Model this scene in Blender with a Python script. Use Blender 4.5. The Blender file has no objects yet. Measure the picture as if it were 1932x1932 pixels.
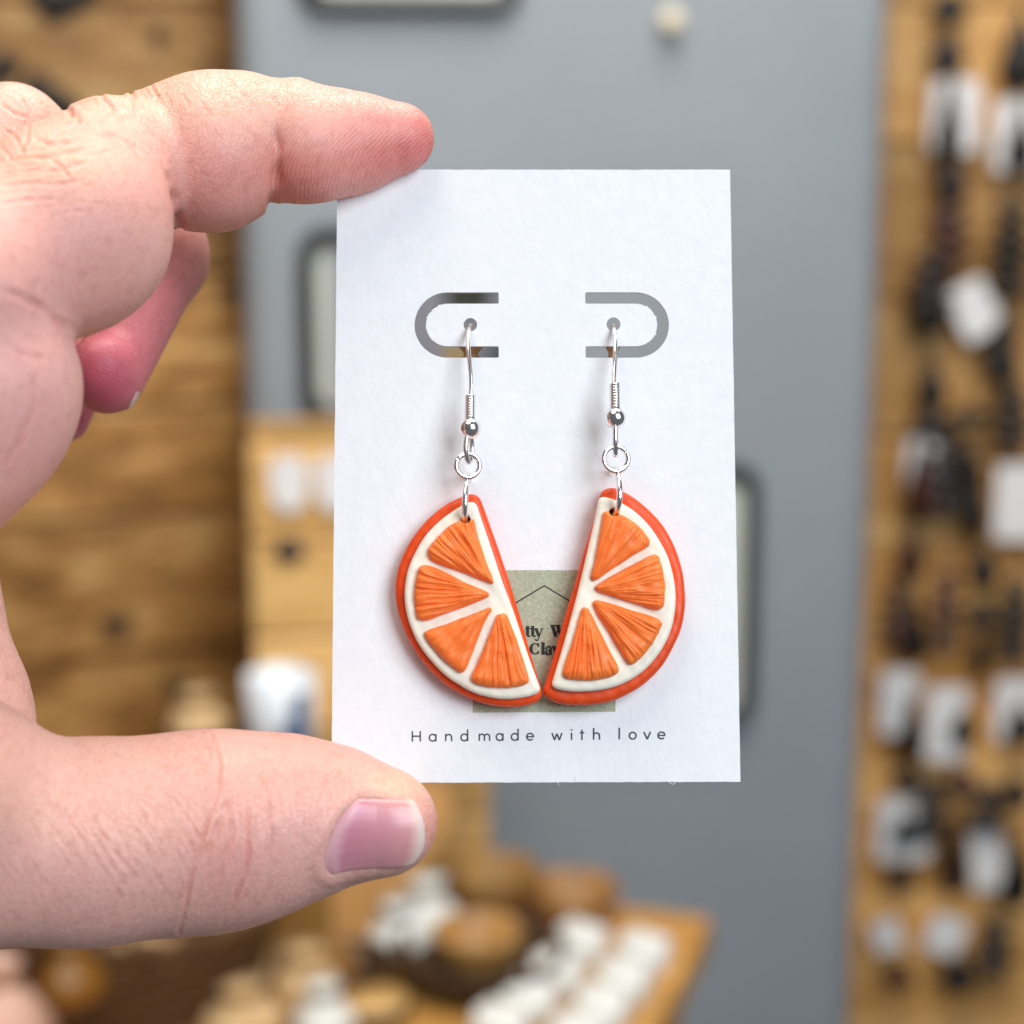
import bpy, bmesh, math, random
import numpy as np
from mathutils import Matrix, Vector

rng = np.random.default_rng(7)
random.seed(7)
SC = bpy.context.scene
COL = SC.collection

# ------------------------------------------------------------------ camera
# Hand and card are described in a "hold" frame in millimetres: x right,
# y away from the viewer (0 at the card), z up.  It is pitched down 12.3
# degrees against the upright shop behind it.
F_PX, CAM_D, HALF = 3715.0, 250.0, 966.0
PITCH = math.radians(12.3)
ORIGIN = np.array([0.0, 0.0, 1.20])
CP, SP = math.cos(PITCH), math.sin(PITCH)
ROT = np.array([[1, 0, 0], [0, CP, SP], [0, -SP, CP]])

def W(p):
    """hold-frame millimetres -> world metres"""
    return (np.asarray(p, float) * 0.001) @ ROT.T + ORIGIN

CAM = W((0, -CAM_D, 0))
cam_data = bpy.data.cameras.new('camera')
cam = bpy.data.objects.new('camera', cam_data)
COL.objects.link(cam)
cam.matrix_world = Matrix.Translation(CAM) @ Matrix.Rotation(math.pi / 2 - PITCH, 4, 'X')
cam_data.sensor_width = 36.0
cam_data.lens = 36.0 * F_PX / (2 * HALF)
cam_data.clip_start = 0.01
cam_data.clip_end = 50
cam_data.dof.use_dof = True
cam_data.dof.focus_distance = 0.2485
cam_data.dof.aperture_fstop = cam_data.lens / 4.5     # a 4.5 mm wide phone lens opening
SC.camera = cam

# ------------------------------------------------------------------ light
world = bpy.data.worlds.new('World')
SC.world = world
world.use_nodes = True
bgn = world.node_tree.nodes['Background']
bgn.inputs['Color'].default_value = (0.86, 0.93, 1.0, 1)
bgn.inputs['Strength'].default_value = 0.14

def area(name, loc, target, size, power, color, size_y=None):
    l = bpy.data.lights.new(name, 'AREA')
    l.energy = power
    l.color = color
    l.size = size
    if size_y:
        l.shape = 'RECTANGLE'
        l.size_y = size_y
    o = bpy.data.objects.new(name, l)
    COL.objects.link(o)
    o.location = loc
    d = Vector(target) - Vector(loc)
    o.rotation_euler = d.to_track_quat('-Z', 'Y').to_euler()
    return o

area('window_light', (0.75, -1.05, 1.95), (0, 0, 1.2), 0.8, 25, (0.85, 0.925, 1.0), 1.0)
area('ceiling_light', (-0.22, -0.12, 2.15), (-0.02, 0.0, 1.2), 0.5, 4.6, (1.0, 0.87, 0.74))
area('shop_light', (0.12, 0.62, 2.35), (0.08, 1.45, 0.75), 0.9, 31, (1.0, 0.94, 0.86))

SC.view_settings.view_transform = 'Standard'
SC.view_settings.look = 'None'
SC.view_settings.exposure = 0.0
SC.view_settings.gamma = 1.0
SC.view_settings.use_curve_mapping = False
SC.cycles.use_denoising = True
SC.cycles.max_bounces = 8
SC.cycles.sample_clamp_indirect = 6

# ------------------------------------------------------------------ helpers
def P(px, py, y):
    D = CAM_D + y
    return np.array([(px - HALF) / F_PX * D, y, -(py - HALF) / F_PX * D])

def bg(px, py, Y):
    """world point seen at (px,py) on the upright plane world y = Y"""
    d = ROT @ np.array([(px - HALF) / F_PX, 1.0, -(py - HALF) / F_PX])
    return CAM + d * ((Y - CAM[1]) / d[1])

def bgz(px, py, Z):
    d = ROT @ np.array([(px - HALF) / F_PX, 1.0, -(py - HALF) / F_PX])
    return CAM + d * ((Z - CAM[2]) / d[2])

def lin(r, g, b):
    return tuple(((c / 255.0) / 12.92 if c / 255.0 <= 0.04045 else ((c / 255.0 + 0.055) / 1.055) ** 2.4) for c in (r, g, b))

def mesh_obj(name, verts, faces, mat=None, parent=None, base=None, smooth=True):
    """verts in world metres; the object's origin sits at base (or its parent's)"""
    v = np.asarray(verts, float)
    if parent is not None:
        b = np.array(parent['_base'])
    else:
        b = np.array(base if base is not None else (v.min(0) + v.max(0)) / 2)
    me = bpy.data.meshes.new(name)
    v = v - b
    if isinstance(faces, np.ndarray):
        n, k = faces.shape
        me.vertices.add(len(v)); me.vertices.foreach_set('co', v.astype(np.float32).ravel())
        me.loops.add(n * k); me.loops.foreach_set('vertex_index', faces.astype(np.int32).ravel())
        me.polygons.add(n)
        me.polygons.foreach_set('loop_start', (np.arange(n) * k).astype(np.int32))
        me.polygons.foreach_set('loop_total', np.full(n, k, np.int32))
        me.update(calc_edges=True)
    else:
        me.from_pydata([tuple(x) for x in v], [], faces)
    if smooth:
        me.polygons.foreach_set('use_smooth', np.ones(len(me.polygons), bool))
    me.validate()
    o = bpy.data.objects.new(name, me)
    COL.objects.link(o)
    o['_base'] = [float(x) for x in b]
    if parent is not None:
        o.parent = parent
    else:
        o.location = b
    if mat:
        me.materials.append(mat)
    return o

def empty(name, base):
    o = bpy.data.objects.new(name, None)
    COL.objects.link(o)
    o.location = base
    o['_base'] = [float(x) for x in base]
    o.empty_display_size = 0.01
    return o

def tag(o, label, cat=None, group=None, kind=None):
    if label: o['label'] = label
    if cat: o['category'] = cat
    if group: o['group'] = group
    if kind: o['kind'] = kind
    return o

def frame_from(x, z):
    x = np.array(x, float); x /= np.linalg.norm(x)
    z = np.array(z, float); z -= x * (z @ x); z /= np.linalg.norm(z)
    return np.stack([x, np.cross(z, x), z], 1)

def box(c, size, bev=0.0, R=None, seg=2):
    """bevelled box -> verts, faces (world metres)"""
    bm = bmesh.new()
    bmesh.ops.create_cube(bm, size=1.0)
    bmesh.ops.scale(bm, vec=size, verts=bm.verts)
    if bev > 0:
        bmesh.ops.bevel(bm, geom=list(bm.edges), offset=bev, segments=seg, profile=0.5, affect='EDGES')
    v = np.array([tuple(x.co) for x in bm.verts])
    f = [[x.index for x in fc.verts] for fc in bm.faces]
    bm.free()
    if R is not None:
        v = v @ np.asarray(R).T
    return v + np.asarray(c), f

def join(*vf):
    V, Fs, n = [], [], 0
    for v, f in vf:
        V.append(np.asarray(v)); Fs += [[i + n for i in x] for x in f]; n += len(v)
    return np.concatenate(V), Fs

def lathe(c, prof, n=32, R=None, sx=1, sy=1):
    """prof: list of (radius, height)"""
    v, f = [], []
    a = np.linspace(0, 2 * math.pi, n, endpoint=False)
    for r, h in prof:
        for t in a:
            v.append((r * math.cos(t) * sx, r * math.sin(t) * sy, h))
    m = len(prof)
    for i in range(m - 1):
        for j in range(n):
            k = (j + 1) % n
            f.append([i * n + j, i * n + k, (i + 1) * n + k, (i + 1) * n + j])
    f.append([j for j in range(n)][::-1])
    f.append([(m - 1) * n + j for j in range(n)])
    v = np.array(v)
    if R is not None:
        v = v @ np.asarray(R).T
    return v + np.asarray(c), f

def spline(pts, n, closed=False):
    """Catmull-Rom resampling to n evenly spaced points"""
    p = np.asarray(pts, float)
    q = np.concatenate([p[-1:], p, p[:2]]) if closed else np.concatenate([2 * p[:1] - p[1:2], p, 2 * p[-1:] - p[-2:-1]])
    out = []
    for i in range(1, len(q) - 2):
        p0, p1, p2, p3 = q[i - 1], q[i], q[i + 1], q[i + 2]
        for t in np.linspace(0, 1, 24, endpoint=False):
            out.append(0.5 * (2 * p1 + (p2 - p0) * t + (2 * p0 - 5 * p1 + 4 * p2 - p3) * t * t + (3 * p1 - p0 - 3 * p2 + p3) * t ** 3))
    out.append(q[-2] if not closed else out[0])
    out = np.array(out)
    s = np.concatenate([[0], np.cumsum(np.linalg.norm(np.diff(out, axis=0), axis=1))])
    t = np.linspace(0, s[-1], n + 1)[:-1] if closed else np.linspace(0, s[-1], n)
    return np.stack([np.interp(t, s, out[:, k]) for k in range(out.shape[1])], 1)

def tube(path, r, n=12, closed=False, r_end=None):
    """round tube along a path (same units as the path)"""
    p = np.asarray(path, float); m = len(p)
    tan = np.roll(p, -1, 0) - np.roll(p, 1, 0)
    if not closed:
        tan[0] = p[1] - p[0]; tan[-1] = p[-1] - p[-2]
    tan /= np.linalg.norm(tan, axis=1)[:, None]
    up = np.array([0.3, 0.9, 0.2]); nrm = np.zeros_like(p)
    u = up - tan[0] * (up @ tan[0]); u /= np.linalg.norm(u)
    for i in range(m):
        u = u - tan[i] * (u @ tan[i]); u /= np.linalg.norm(u); nrm[i] = u
    if closed:      # spread the leftover twist
        b0 = np.cross(tan[0], nrm[0]); v = nrm[-1] - tan[0] * (nrm[-1] @ tan[0])
        tw = math.atan2(v @ b0, v @ nrm[0])
    else:
        tw = 0
    rr = np.full(m, r, float) if np.isscalar(r) else np.asarray(r, float)
    v, f = [], []
    for i in range(m):
        b = np.cross(tan[i], nrm[i]); off = -tw * i / m
        for j in range(n):
            a = 2 * math.pi * j / n + off
            v.append(p[i] + rr[i] * (math.cos(a) * nrm[i] + math.sin(a) * b))
    for i in range(m if closed else m - 1):
        i2 = (i + 1) % m
        for j in range(n):
            k = (j + 1) % n
            f.append([i * n + j, i * n + k, i2 * n + k, i2 * n + j])
    if not closed:
        f.append(list(range(n))[::-1]); f.append([(m - 1) * n + j for j in range(n)])
    return np.array(v), f

def surface_nets(fld, lo, h):
    """naive surface nets on a scalar grid; negative inside.  -> verts, quads"""
    s = fld < 0
    nx, ny, nz = fld.shape
    c = [s[i:nx - 1 + i, j:ny - 1 + j, k:nz - 1 + k] for i in (0, 1) for j in (0, 1) for k in (0, 1)]
    cnt = sum(x.astype(np.uint8) for x in c)
    act = (cnt > 0) & (cnt < 8)
    idx = np.argwhere(act)
    vid = np.full(act.shape, -1, np.int64)
    vid[act] = np.arange(len(idx))
    acc = np.zeros((len(idx), 3)); num = np.zeros(len(idx))
    I, J, K = idx.T
    corners = [(i, j, k) for i in (0, 1) for j in (0, 1) for k in (0, 1)]
    val = {q: fld[I + q[0], J + q[1], K + q[2]].astype(float) for q in corners}
    for a in corners:
        for ax in range(3):
            if a[ax] == 0:
                b = list(a); b[ax] = 1; b = tuple(b)
                va, vb = val[a], val[b]
                m = (va < 0) != (vb < 0)
                t = np.where(m, va / np.where(m, va - vb, 1), 0)
                pt = np.tile(np.array(a, float), (len(idx), 1)); pt[:, ax] = t
                acc[m] += pt[m]; num[m] += 1
    v = (idx + acc / num[:, None]) * h + lo
    quads = []
    for ax in range(3):
        u, w = (ax + 1) % 3, (ax + 2) % 3
        sl0 = [slice(None)] * 3; sl1 = [slice(None)] * 3
        sl0[ax] = slice(0, -1); sl1[ax] = slice(1, None)
        a, b = s[tuple(sl0)], s[tuple(sl1)]
        e = np.argwhere(a != b)
        e = e[(e[:, u] > 0) & (e[:, w] > 0) & (e[:, u] < fld.shape[u] - 1) & (e[:, w] < fld.shape[w] - 1)]
        ins = a[tuple(e.T)]
        def cell(du, dw):
            q = e.copy(); q[:, u] -= du; q[:, w] -= dw
            return vid[tuple(q.T)]
        q = np.stack([cell(1, 1), cell(0, 1), cell(0, 0), cell(1, 0)], 1)
        q[~ins] = q[~ins][:, ::-1]
        quads.append(q)
    return v, np.concatenate(quads)

def poly_sdf(px, py, poly):
    """signed distance of points to a closed 2-D polygon, negative inside"""
    d = np.full(px.shape, 1e9); ins = np.zeros(px.shape, bool)
    a = poly; b = np.roll(poly, -1, 0)
    for (ax, ay), (bx, by) in zip(a, b):
        ex, ey = bx - ax, by - ay
        wx, wy = px - ax, py - ay
        t = np.clip((wx * ex + wy * ey) / (ex * ex + ey * ey + 1e-12), 0, 1)
        d = np.minimum(d, (wx - ex * t) ** 2 + (wy - ey * t) ** 2)
        c = ((ay <= py) & (by > py)) | ((by <= py) & (ay > py))
        ins ^= c & (px < ax + (py - ay) / (ey if abs(ey) > 1e-12 else 1e-12) * ex)
    return np.where(ins, -1, 1) * np.sqrt(d)

# ------------------------------------------------------------------ materials
class NT:
    def __init__(self, name):
        self.m = bpy.data.materials.new(name); self.m.use_nodes = True
        self.t = self.m.node_tree; self.n = self.t.nodes
        self.b = self.n['Principled BSDF']
    def add(self, typ, **kw):
        x = self.n.new(typ)
        for k, v in kw.items(): setattr(x, k, v)
        return x
    def link(self, a, b): self.t.links.new(a, b)
    def set(self, **kw):
        for k, v in kw.items():
            self.b.inputs[k.replace('_', ' ')].default_value = v
    def coords(self, scale=(1, 1, 1), kind='Object', rot=(0, 0, 0)):
        tc = self.add('ShaderNodeTexCoord'); mp = self.add('ShaderNodeMapping')
        mp.inputs['Scale'].default_value = scale; mp.inputs['Rotation'].default_value = rot
        self.link(tc.outputs[kind], mp.inputs['Vector'])
        return mp.outputs['Vector']
    def noise(self, vec, scale, detail=4, rough=0.6, dist=0.0):
        x = self.add('ShaderNodeTexNoise'); x.inputs['Scale'].default_value = scale
        x.inputs['Detail'].default_value = detail; x.inputs['Roughness'].default_value = rough
        x.inputs['Distortion'].default_value = dist
        if vec is not None: self.link(vec, x.inputs['Vector'])
        return x.outputs['Fac']
    def ramp(self, fac, stops):
        x = self.add('ShaderNodeValToRGB'); e = x.color_ramp.elements
        while len(e) < len(stops): e.new(0.5)
        for el, (p, c) in zip(e, stops):
            el.position = p; el.color = (*c, 1)
        self.link(fac, x.inputs['Fac'])
        return x.outputs['Color']
    def bump(self, hgt, strength, dist, prev=None):
        x = self.add('ShaderNodeBump'); x.inputs['Strength'].default_value = strength
        x.inputs['Distance'].default_value = dist
        self.link(hgt, x.inputs['Height'])
        if prev is not None: self.link(prev, x.inputs['Normal'])
        return x.outputs['Normal']
    def math(self, op, a, b=None):
        x = self.add('ShaderNodeMath', operation=op)
        for i, q in enumerate((a, b)):
            if q is None: continue
            if isinstance(q, (int, float)): x.inputs[i].default_value = q
            else: self.link(q, x.inputs[i])
        return x.outputs[0]
    def mixc(self, fac, a, b, mode='MIX'):
        x = self.add('ShaderNodeMix', data_type='RGBA', blend_type=mode)
        for i, q in ((0, fac), (6, a), (7, b)):
            if isinstance(q, (int, float)): x.inputs[i].default_value = q
            elif isinstance(q, tuple): x.inputs[i].default_value = (*q, 1)
            else: self.link(q, x.inputs[i])
        return x.outputs[2]
    def col(self, sock): self.link(sock, self.b.inputs['Base Color'])
    def nrm(self, sock): self.link(sock, self.b.inputs['Normal'])

def plain(name, rgb, rough=0.6, var=0.12, scale=40, bump=0.0, bscale=300, bdist=0.001, **kw):
    t = NT(name); t.set(Roughness=rough, **kw)
    v = t.coords()
    a = tuple(c * (1 - var) for c in rgb); b = tuple(min(1, c * (1 + var)) for c in rgb)
    t.col(t.ramp(t.noise(v, scale), [(0.3, a), (0.7, b)]))
    if bump: t.nrm(t.bump(t.noise(v, bscale, 5), bump, bdist))
    return t.m

def wood(name, c0, c1, c2, axis='X', rough=0.55, scale=1.0):
    """long-grained timber; per-object tone"""
    t = NT(name); t.set(Roughness=rough)
    s = {'X': (2.2, 30, 30), 'Y': (30, 2.2, 30), 'Z': (30, 30, 2.2)}[axis]
    oi = t.add('ShaderNodeObjectInfo')
    tc = t.add('ShaderNodeTexCoord'); va = t.add('ShaderNodeVectorMath', operation='ADD')
    t.link(tc.outputs['Object'], va.inputs[0])
    vm = t.add('ShaderNodeVectorMath', operation='SCALE'); vm.inputs[3].default_value = 1.0
    cb = t.add('ShaderNodeCombineXYZ')
    for i in range(3): t.link(t.math('MULTIPLY', oi.outputs['Random'], 3.1 + 2.3 * i), cb.inputs[i])
    t.link(cb.outputs[0], va.inputs[1])
    mp = t.add('ShaderNodeMapping'); mp.inputs['Scale'].default_value = tuple(x * scale for x in s)
    t.link(va.outputs[0], mp.inputs['Vector'])
    g = t.noise(mp.outputs['Vector'], 1.0, 6, 0.65, 0.8)
    fine = t.noise(mp.outputs['Vector'], 6.0, 3, 0.6)
    c = t.ramp(t.math('ADD', t.math('MULTIPLY', g, 0.8), t.math('MULTIPLY', fine, 0.2)), [(0.34, c0), (0.5, c1), (0.64, c2)])
    tone = t.math('ADD', t.math('MULTIPLY', oi.outputs['Random'], 0.7), 0.62)
    hsv = t.add('ShaderNodeHueSaturation'); t.link(tone, hsv.inputs['Value']); t.link(c, hsv.inputs['Color'])
    t.col(hsv.outputs['Color'])
    t.nrm(t.bump(fine, 0.3, 0.001))
    return t.m

M = {}
# paper card: faint felt texture
t = NT('card_paper'); t.set(Roughness=0.85); t.b.inputs['Specular IOR Level'].default_value = 0.25
v = t.coords()
t.col(t.ramp(t.noise(v, 500, 4), [(0.3, (0.79, 0.805, 0.83)), (0.7, (0.835, 0.845, 0.865))]))
n1 = t.noise(t.coords((1.0, 1.0, 0.55)), 1100, 3, 0.55); n2 = t.noise(v, 3200, 3, 0.6)
t.nrm(t.bump(n2, 0.3, 0.00005, t.bump(n1, 0.42, 0.00014)))
M['paper'] = t.m
# sage ink with a print grain
t = NT('sage_print'); t.set(Roughness=0.8); v = t.coords()
t.col(t.ramp(t.noise(v, 2600, 2, 0.8), [(0.3, lin(146, 156, 128)), (0.7, lin(184, 188, 166))]))
t.nrm(t.bump(t.noise(v, 1100, 3, 0.55), 0.4, 0.00012))
M['sage'] = t.m
M['ink'] = plain('black_print', (0.014, 0.014, 0.014), 0.7, 0.3, 900)
M['grey_ink'] = plain('grey_print', (0.050, 0.052, 0.066), 0.7, 0.35, 1500)
# polymer clay
def clay(name, rgb, rough, var=0.1, bdist=0.00006, sss=0.06, spec=0.35):
    t = NT(name); t.set(Roughness=rough); v = t.coords()
    a = tuple(c * (1 - var) for c in rgb); b = tuple(min(1, c * (1 + var)) for c in rgb)
    cc = t.ramp(t.noise(v, 320, 4), [(0.3, a), (0.7, b)])
    lint = t.noise(v, 2100, 2, 0.5)
    t.col(t.mixc(t.ramp(lint, [(0.70, (0, 0, 0)), (0.76, (0.45,) * 3)]), cc, tuple(0.5 * x + 0.32 for x in rgb)))
    t.b.inputs['Specular IOR Level'].default_value = spec
    t.set(Subsurface_Weight=sss, Subsurface_Scale=0.0006)
    t.b.inputs['Subsurface Radius'].default_value = (1, 0.5, 0.25)
    t.nrm(t.bump(t.noise(v, 2600, 3, 0.6), 0.4, bdist, t.bump(t.noise(v, 260, 2), 0.35, 0.00016)))
    t.link(t.ramp(t.noise(v, 700, 3), [(0.35, (rough - .08,) * 3), (0.7, (rough + .12,) * 3)]), t.b.inputs['Roughness'])
    return t.m
M['rind'] = clay('orange_rind_clay', lin(228, 76, 22), 0.42)
M['pith'] = clay('cream_pith_clay', (0.88, 0.83, 0.70), 0.40, 0.05, sss=0.15)
M['flesh'] = clay('orange_flesh_clay', lin(252, 126, 54), 0.42, 0.08, sss=0.28)
# silver wire
t = NT('silver_wire'); t.set(Metallic=1.0, Roughness=0.17); t.b.inputs['Base Color'].default_value = (0.88, 0.87, 0.85, 1)
t.nrm(t.bump(t.noise(t.coords(), 900, 3), 0.25, 0.00004))
M['silver'] = t.m
M['rubber'] = plain('tan_rubber', lin(196, 160, 120), 0.5, 0.1, 400, Subsurface_Weight=0.2, Subsurface_Scale=0.001)
# ================================================================== the shop behind
M['grey'] = plain('grey_paint', lin(144, 152, 159), 0.5, 0.05, 6, 0.2, 120, 0.0008)
M['wall_wood'] = wood('honey_planks', lin(92, 60, 22), lin(170, 122, 62), lin(212, 172, 112), 'X')
M['pine'] = wood('pale_pine', lin(176, 132, 72), lin(206, 164, 100), lin(222, 184, 124), 'X')
M['board_wood'] = wood('display_pine', lin(186, 130, 62), lin(222, 168, 98), lin(236, 190, 124), 'X')
M['table_wood'] = wood('table_top_wood', lin(158, 110, 46), lin(190, 140, 72), lin(204, 158, 92), 'X', 0.4)
M['crate_wood'] = wood('orange_brown_wood', lin(140, 98, 44), lin(172, 126, 66), lin(192, 148, 86), 'X', 0.45)
M['bowl_wood'] = wood('turned_wood', lin(140, 96, 44), lin(184, 138, 76), lin(206, 162, 100), 'Z', 0.45)
M['brown_bowl'] = wood('brown_turned_wood', lin(112, 76, 36), lin(150, 108, 60), lin(172, 130, 82), 'Z', 0.5)
M['dark_wood'] = plain('dark_brown_wood', lin(62, 40, 18), 0.6, 0.3, 30)
M['knot'] = plain('wood_knot', lin(20, 12, 7), 0.7, 0.3, 200)
M['frame'] = plain('dark_grey_frame', lin(34, 37, 40), 0.45, 0.15, 20)
M['mount'] = plain('pale_mount_board', lin(206, 212, 204), 0.6, 0.05, 10)
M['print_dark'] = plain('dark_green_print', lin(44, 46, 34), 0.6, 0.4, 30)
M['print_yellow'] = plain('yellow_print', lin(164, 134, 30), 0.6, 0.2, 30)
M['print_slate'] = plain('slate_print', lin(70, 72, 84), 0.6, 0.2, 30)
M['print_grey'] = plain('grey_print_sheet', lin(128, 130, 140), 0.6, 0.1, 30)
M['glint_cream'] = plain('painted_glint', lin(226, 214, 186), 0.25, 0.05, 60)  # pale colour of the disc that imitates a blurred glint
M['white_card'] = plain('white_card', (0.82, 0.82, 0.83), 0.7, 0.05, 40)
M['dark_bead'] = plain('dark_brown_bead', lin(14, 9, 7), 0.5, 0.4, 120)
M['russet_bead'] = plain('russet_bead', lin(66, 28, 14), 0.4, 0.3, 120)
M['ceramic'] = plain('white_ceramic', lin(222, 230, 238), 0.2, 0.03, 20)
M['blue_print'] = plain('blue_glaze', lin(52, 82, 128), 0.3, 0.3, 60)
M['white_soft'] = plain('white_wax', lin(226, 230, 226), 0.5, 0.06, 60)
M['cloth_beige'] = plain('beige_linen', lin(206, 174, 128), 0.9, 0.15, 80, 0.4, 900)
M['cloth_blue'] = plain('pale_blue_cotton', lin(190, 192, 208), 0.9, 0.1, 80, 0.4, 900)
M['cloth_pink'] = plain('peach_cotton', lin(232, 190, 172), 0.9, 0.12, 80, 0.4, 900)
M['amber'] = plain('amber_glaze', lin(132, 88, 28), 0.3, 0.2, 60)
M['wicker'] = plain('brown_wicker', lin(86, 56, 24), 0.75, 0.35, 120)

# ---- grey pillar panel (turned ten degrees)
YAW = math.radians(9)
px_l = bg(472, 966, 1.42)
pdir = np.array([math.cos(YAW), math.sin(YAW), 0]); pn = np.array([math.sin(YAW), -math.cos(YAW), 0])   # pn faces the viewer
def on_plane(px, py, p0, nrm):
    d = ROT @ np.array([(px - HALF) / F_PX, 1.0, -(py - HALF) / F_PX])
    return CAM + d * (((p0 - CAM) @ nrm) / (d @ nrm))
def on_panel(px, py, off=0.0): return on_plane(px, py, px_l + pn * off, pn)
pr = on_panel(1650, 966)
pw = (pr - px_l) @ pdir
RP = np.stack([pdir, -pn, np.array([0, 0, 1.0])], 1)
pc = (px_l + pr) / 2 - pn * 0.15; pc[2] = 1.0
v, f = box(pc, (pw, 0.30, 2.2), 0.022, RP, 5)
o = mesh_obj('wall_panel', v, f, M['grey'], None, (pc[0], pc[1], -0.1), smooth=False)
tag(o, 'grey painted upright wall panel behind the card', kind='structure')
for p in o.data.polygons: p.use_smooth = len(p.vertices) == 4 and p.area < 0.06

# ---- left wall of horizontal planks, running back to the panel
WY = math.radians(21)
wl_dir = np.array([-math.cos(WY), -math.sin(WY), 0]); wl_n = np.array([math.sin(WY), -math.cos(WY), 0])
wl_p = bg(480, 966, 1.50)
RW = np.stack([-wl_dir, -wl_n, np.array([0, 0, 1.0])], 1)
wall_base = wl_p + wl_dir * 0.45; wall_base[2] = 0.0
wl = mesh_obj('wall_left', *box(wall_base - wl_n * 0.04 + np.array([0, 0, 1.0]), (1.16, 0.02, 2.2), 0.0, RW), M['dark_wood'], None, wall_base, smooth=False)
tag(wl, 'left wall clad in horizontal honey coloured planks', kind='structure')
zz = 0.08; k = 0
while zz < 2.0:
    hgt = (0.118, 0.104, 0.126, 0.098)[k % 4]
    c = wall_base + np.array([0, 0, zz + hgt / 2]) - wl_n * (0.02 + 0.003 * (k % 3))
    x0 = (0.0, 0.09, -0.05)[k % 3]
    mesh_obj('plank', *box(c + wl_dir * x0 * 0.02, (1.14, 0.02, hgt - 0.004), 0.002, RW, 1), M['wall_wood'], wl, smooth=False)
    zz += hgt; k += 1
def on_wall(px, py, off): return on_plane(px, py, wl_p + wl_n * off, wl_n)
for (x, y, r) in ((435, 545, 0.0075), (222, 1180, 0.010), (120, 0, 0.019), (85, 185, 0.021), (112, 215, 0.014), (0, 130, 0.014), (300, 60, 0.006), (330, 1290, 0.008)):
    c = on_wall(x, y, -0.006)
    R_ = np.stack([-wl_dir, np.array([0, 0, 1.0]), wl_n], 1)
    v, f = lathe(np.zeros(3), [(r * 0.9, -0.004), (r, -0.001), (r * 0.8, 0.002), (r * 0.35, 0.0035)], 28, None, 1.3, 0.8)
    an = np.arctan2(v[:, 1], v[:, 0]); wob_ = 1 + 0.22 * np.sin(an * 2 + x) + 0.16 * np.sin(an * 3 + y) + 0.1 * np.sin(an * 5 + x * y)
    v[:, 0] *= wob_; v[:, 1] *= wob_
    mesh_obj('knot', v @ R_.T + c, f, M['knot'], wl)

# ---- framed plaques on the panel
def rrect(w, h, r, n=8):
    pts = []
    for cx, cy, a0 in ((w / 2 - r, h / 2 - r, 0), (-w / 2 + r, h / 2 - r, 90), (-w / 2 + r, -h / 2 + r, 180), (w / 2 - r, -h / 2 + r, 270)):
        for a in np.linspace(a0, a0 + 90, n): pts.append((cx + r * math.cos(math.radians(a)), cy + r * math.sin(math.radians(a))))
    return np.array(pts)
def plate(loop, z0, z1, chamfer=0.0):
    """solid plate from a 2-D loop (local x,y; thickness z)"""
    n = len(loop); c = loop.mean(0)
    top = c + (loop - c) * (1 - chamfer)
    v = np.concatenate([np.c_[loop, np.full(n, z0)], np.c_[loop, np.full(n, z1 - chamfer * 0.05)], np.c_[top, np.full(n, z1)]])
    f = [[l * n + i, l * n + (i + 1) % n, (l + 1) * n + (i + 1) % n, (l + 1) * n + i] for l in (0, 1) for i in range(n)]
    return v, f + [list(range(n))[::-1], [2 * n + i for i in range(n)]]
def frame_ring(w, h, r, t, z0, z1):
    a, b = rrect(w, h, r), rrect(w - 2 * t, h - 2 * t, max(r - t, 0.002)); n = len(a)
    m = rrect(w - t * 0.7, h - t * 0.7, max(r - t * 0.35, 0.002))
    L = [np.c_[a, np.full(n, z0)], np.c_[a, np.full(n, z1 * 0.6)], np.c_[m, np.full(n, z1)], np.c_[b, np.full(n, z1 * 0.7)], np.c_[b, np.full(n, z0)]]
    f = [[l * n + i, l * n + (i + 1) % n, ((l + 1) % 5) * n + (i + 1) % n, ((l + 1) % 5) * n + i] for l in range(5) for i in range(n)]
    return np.concatenate(L), f
RPn = np.stack([pdir, np.array([0, 0, 1.0]), pn], 1)
def plaque(px0, py0, px1, py1, label, prints):
    a, b = on_panel(px0, py0, 0.002), on_panel(px1, py1, 0.002)
    w = (b - a) @ pdir; h = a[2] - b[2]; c = (a + b) / 2; c[2] = (a[2] + b[2]) / 2
    e = empty('framed_plaque', c - np.array([0, 0, h / 2]))
    tag(e, label, 'plaque', 'framed plaques on the grey panel')
    def put(name, vf, mat): return mesh_obj(name, vf[0] @ RPn.T + c, vf[1], mat, e, smooth=False)
    put('frame', frame_ring(w, h, 0.024, 0.0135, 0.0, 0.016), M['frame'])
    put('mount', plate(rrect(w - 0.0275, h - 0.0275, 0.014), 0.0, 0.005), M['mount'])
    for (x0, y0, x1, y1, mt) in prints:
        kk = prints.index((x0, y0, x1, y1, mt)); q, s = on_panel(x0, y0, 0.008), on_panel(x1, y1, 0.008)
        cc = np.array([((q + s) / 2 - c) @ pdir, (q[2] + s[2]) / 2 - c[2]])
        lw, lh = (s - q) @ pdir, q[2] - s[2]
        put('print', plate(rrect(lw, lh, 0.003, 3) + cc, 0.0052 + 0.001 * min(kk, 1), 0.006 + 0.001 * min(kk, 1)), M[mt])
    return e
plaque(562, 428, 1010, 782, 'rounded grey framed plaque showing at the left edge of the card', [(622, 470, 990, 745, 'print_grey'), (840, 510, 925, 590, 'print_dark'), (846, 640, 876, 720, 'print_yellow'), (918, 640, 960, 720, 'print_slate')])
plaque(1010, 885, 1418, 1362, 'rounded grey framed plaque showing at the right edge of the card', [(1100, 940, 1330, 1300, 'print_slate')])
plaque(552, -330, 985, 22, 'rounded grey framed plaque at the top edge of the photo, above the index finger', [(620, -260, 900, -60, 'print_slate')])
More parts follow.
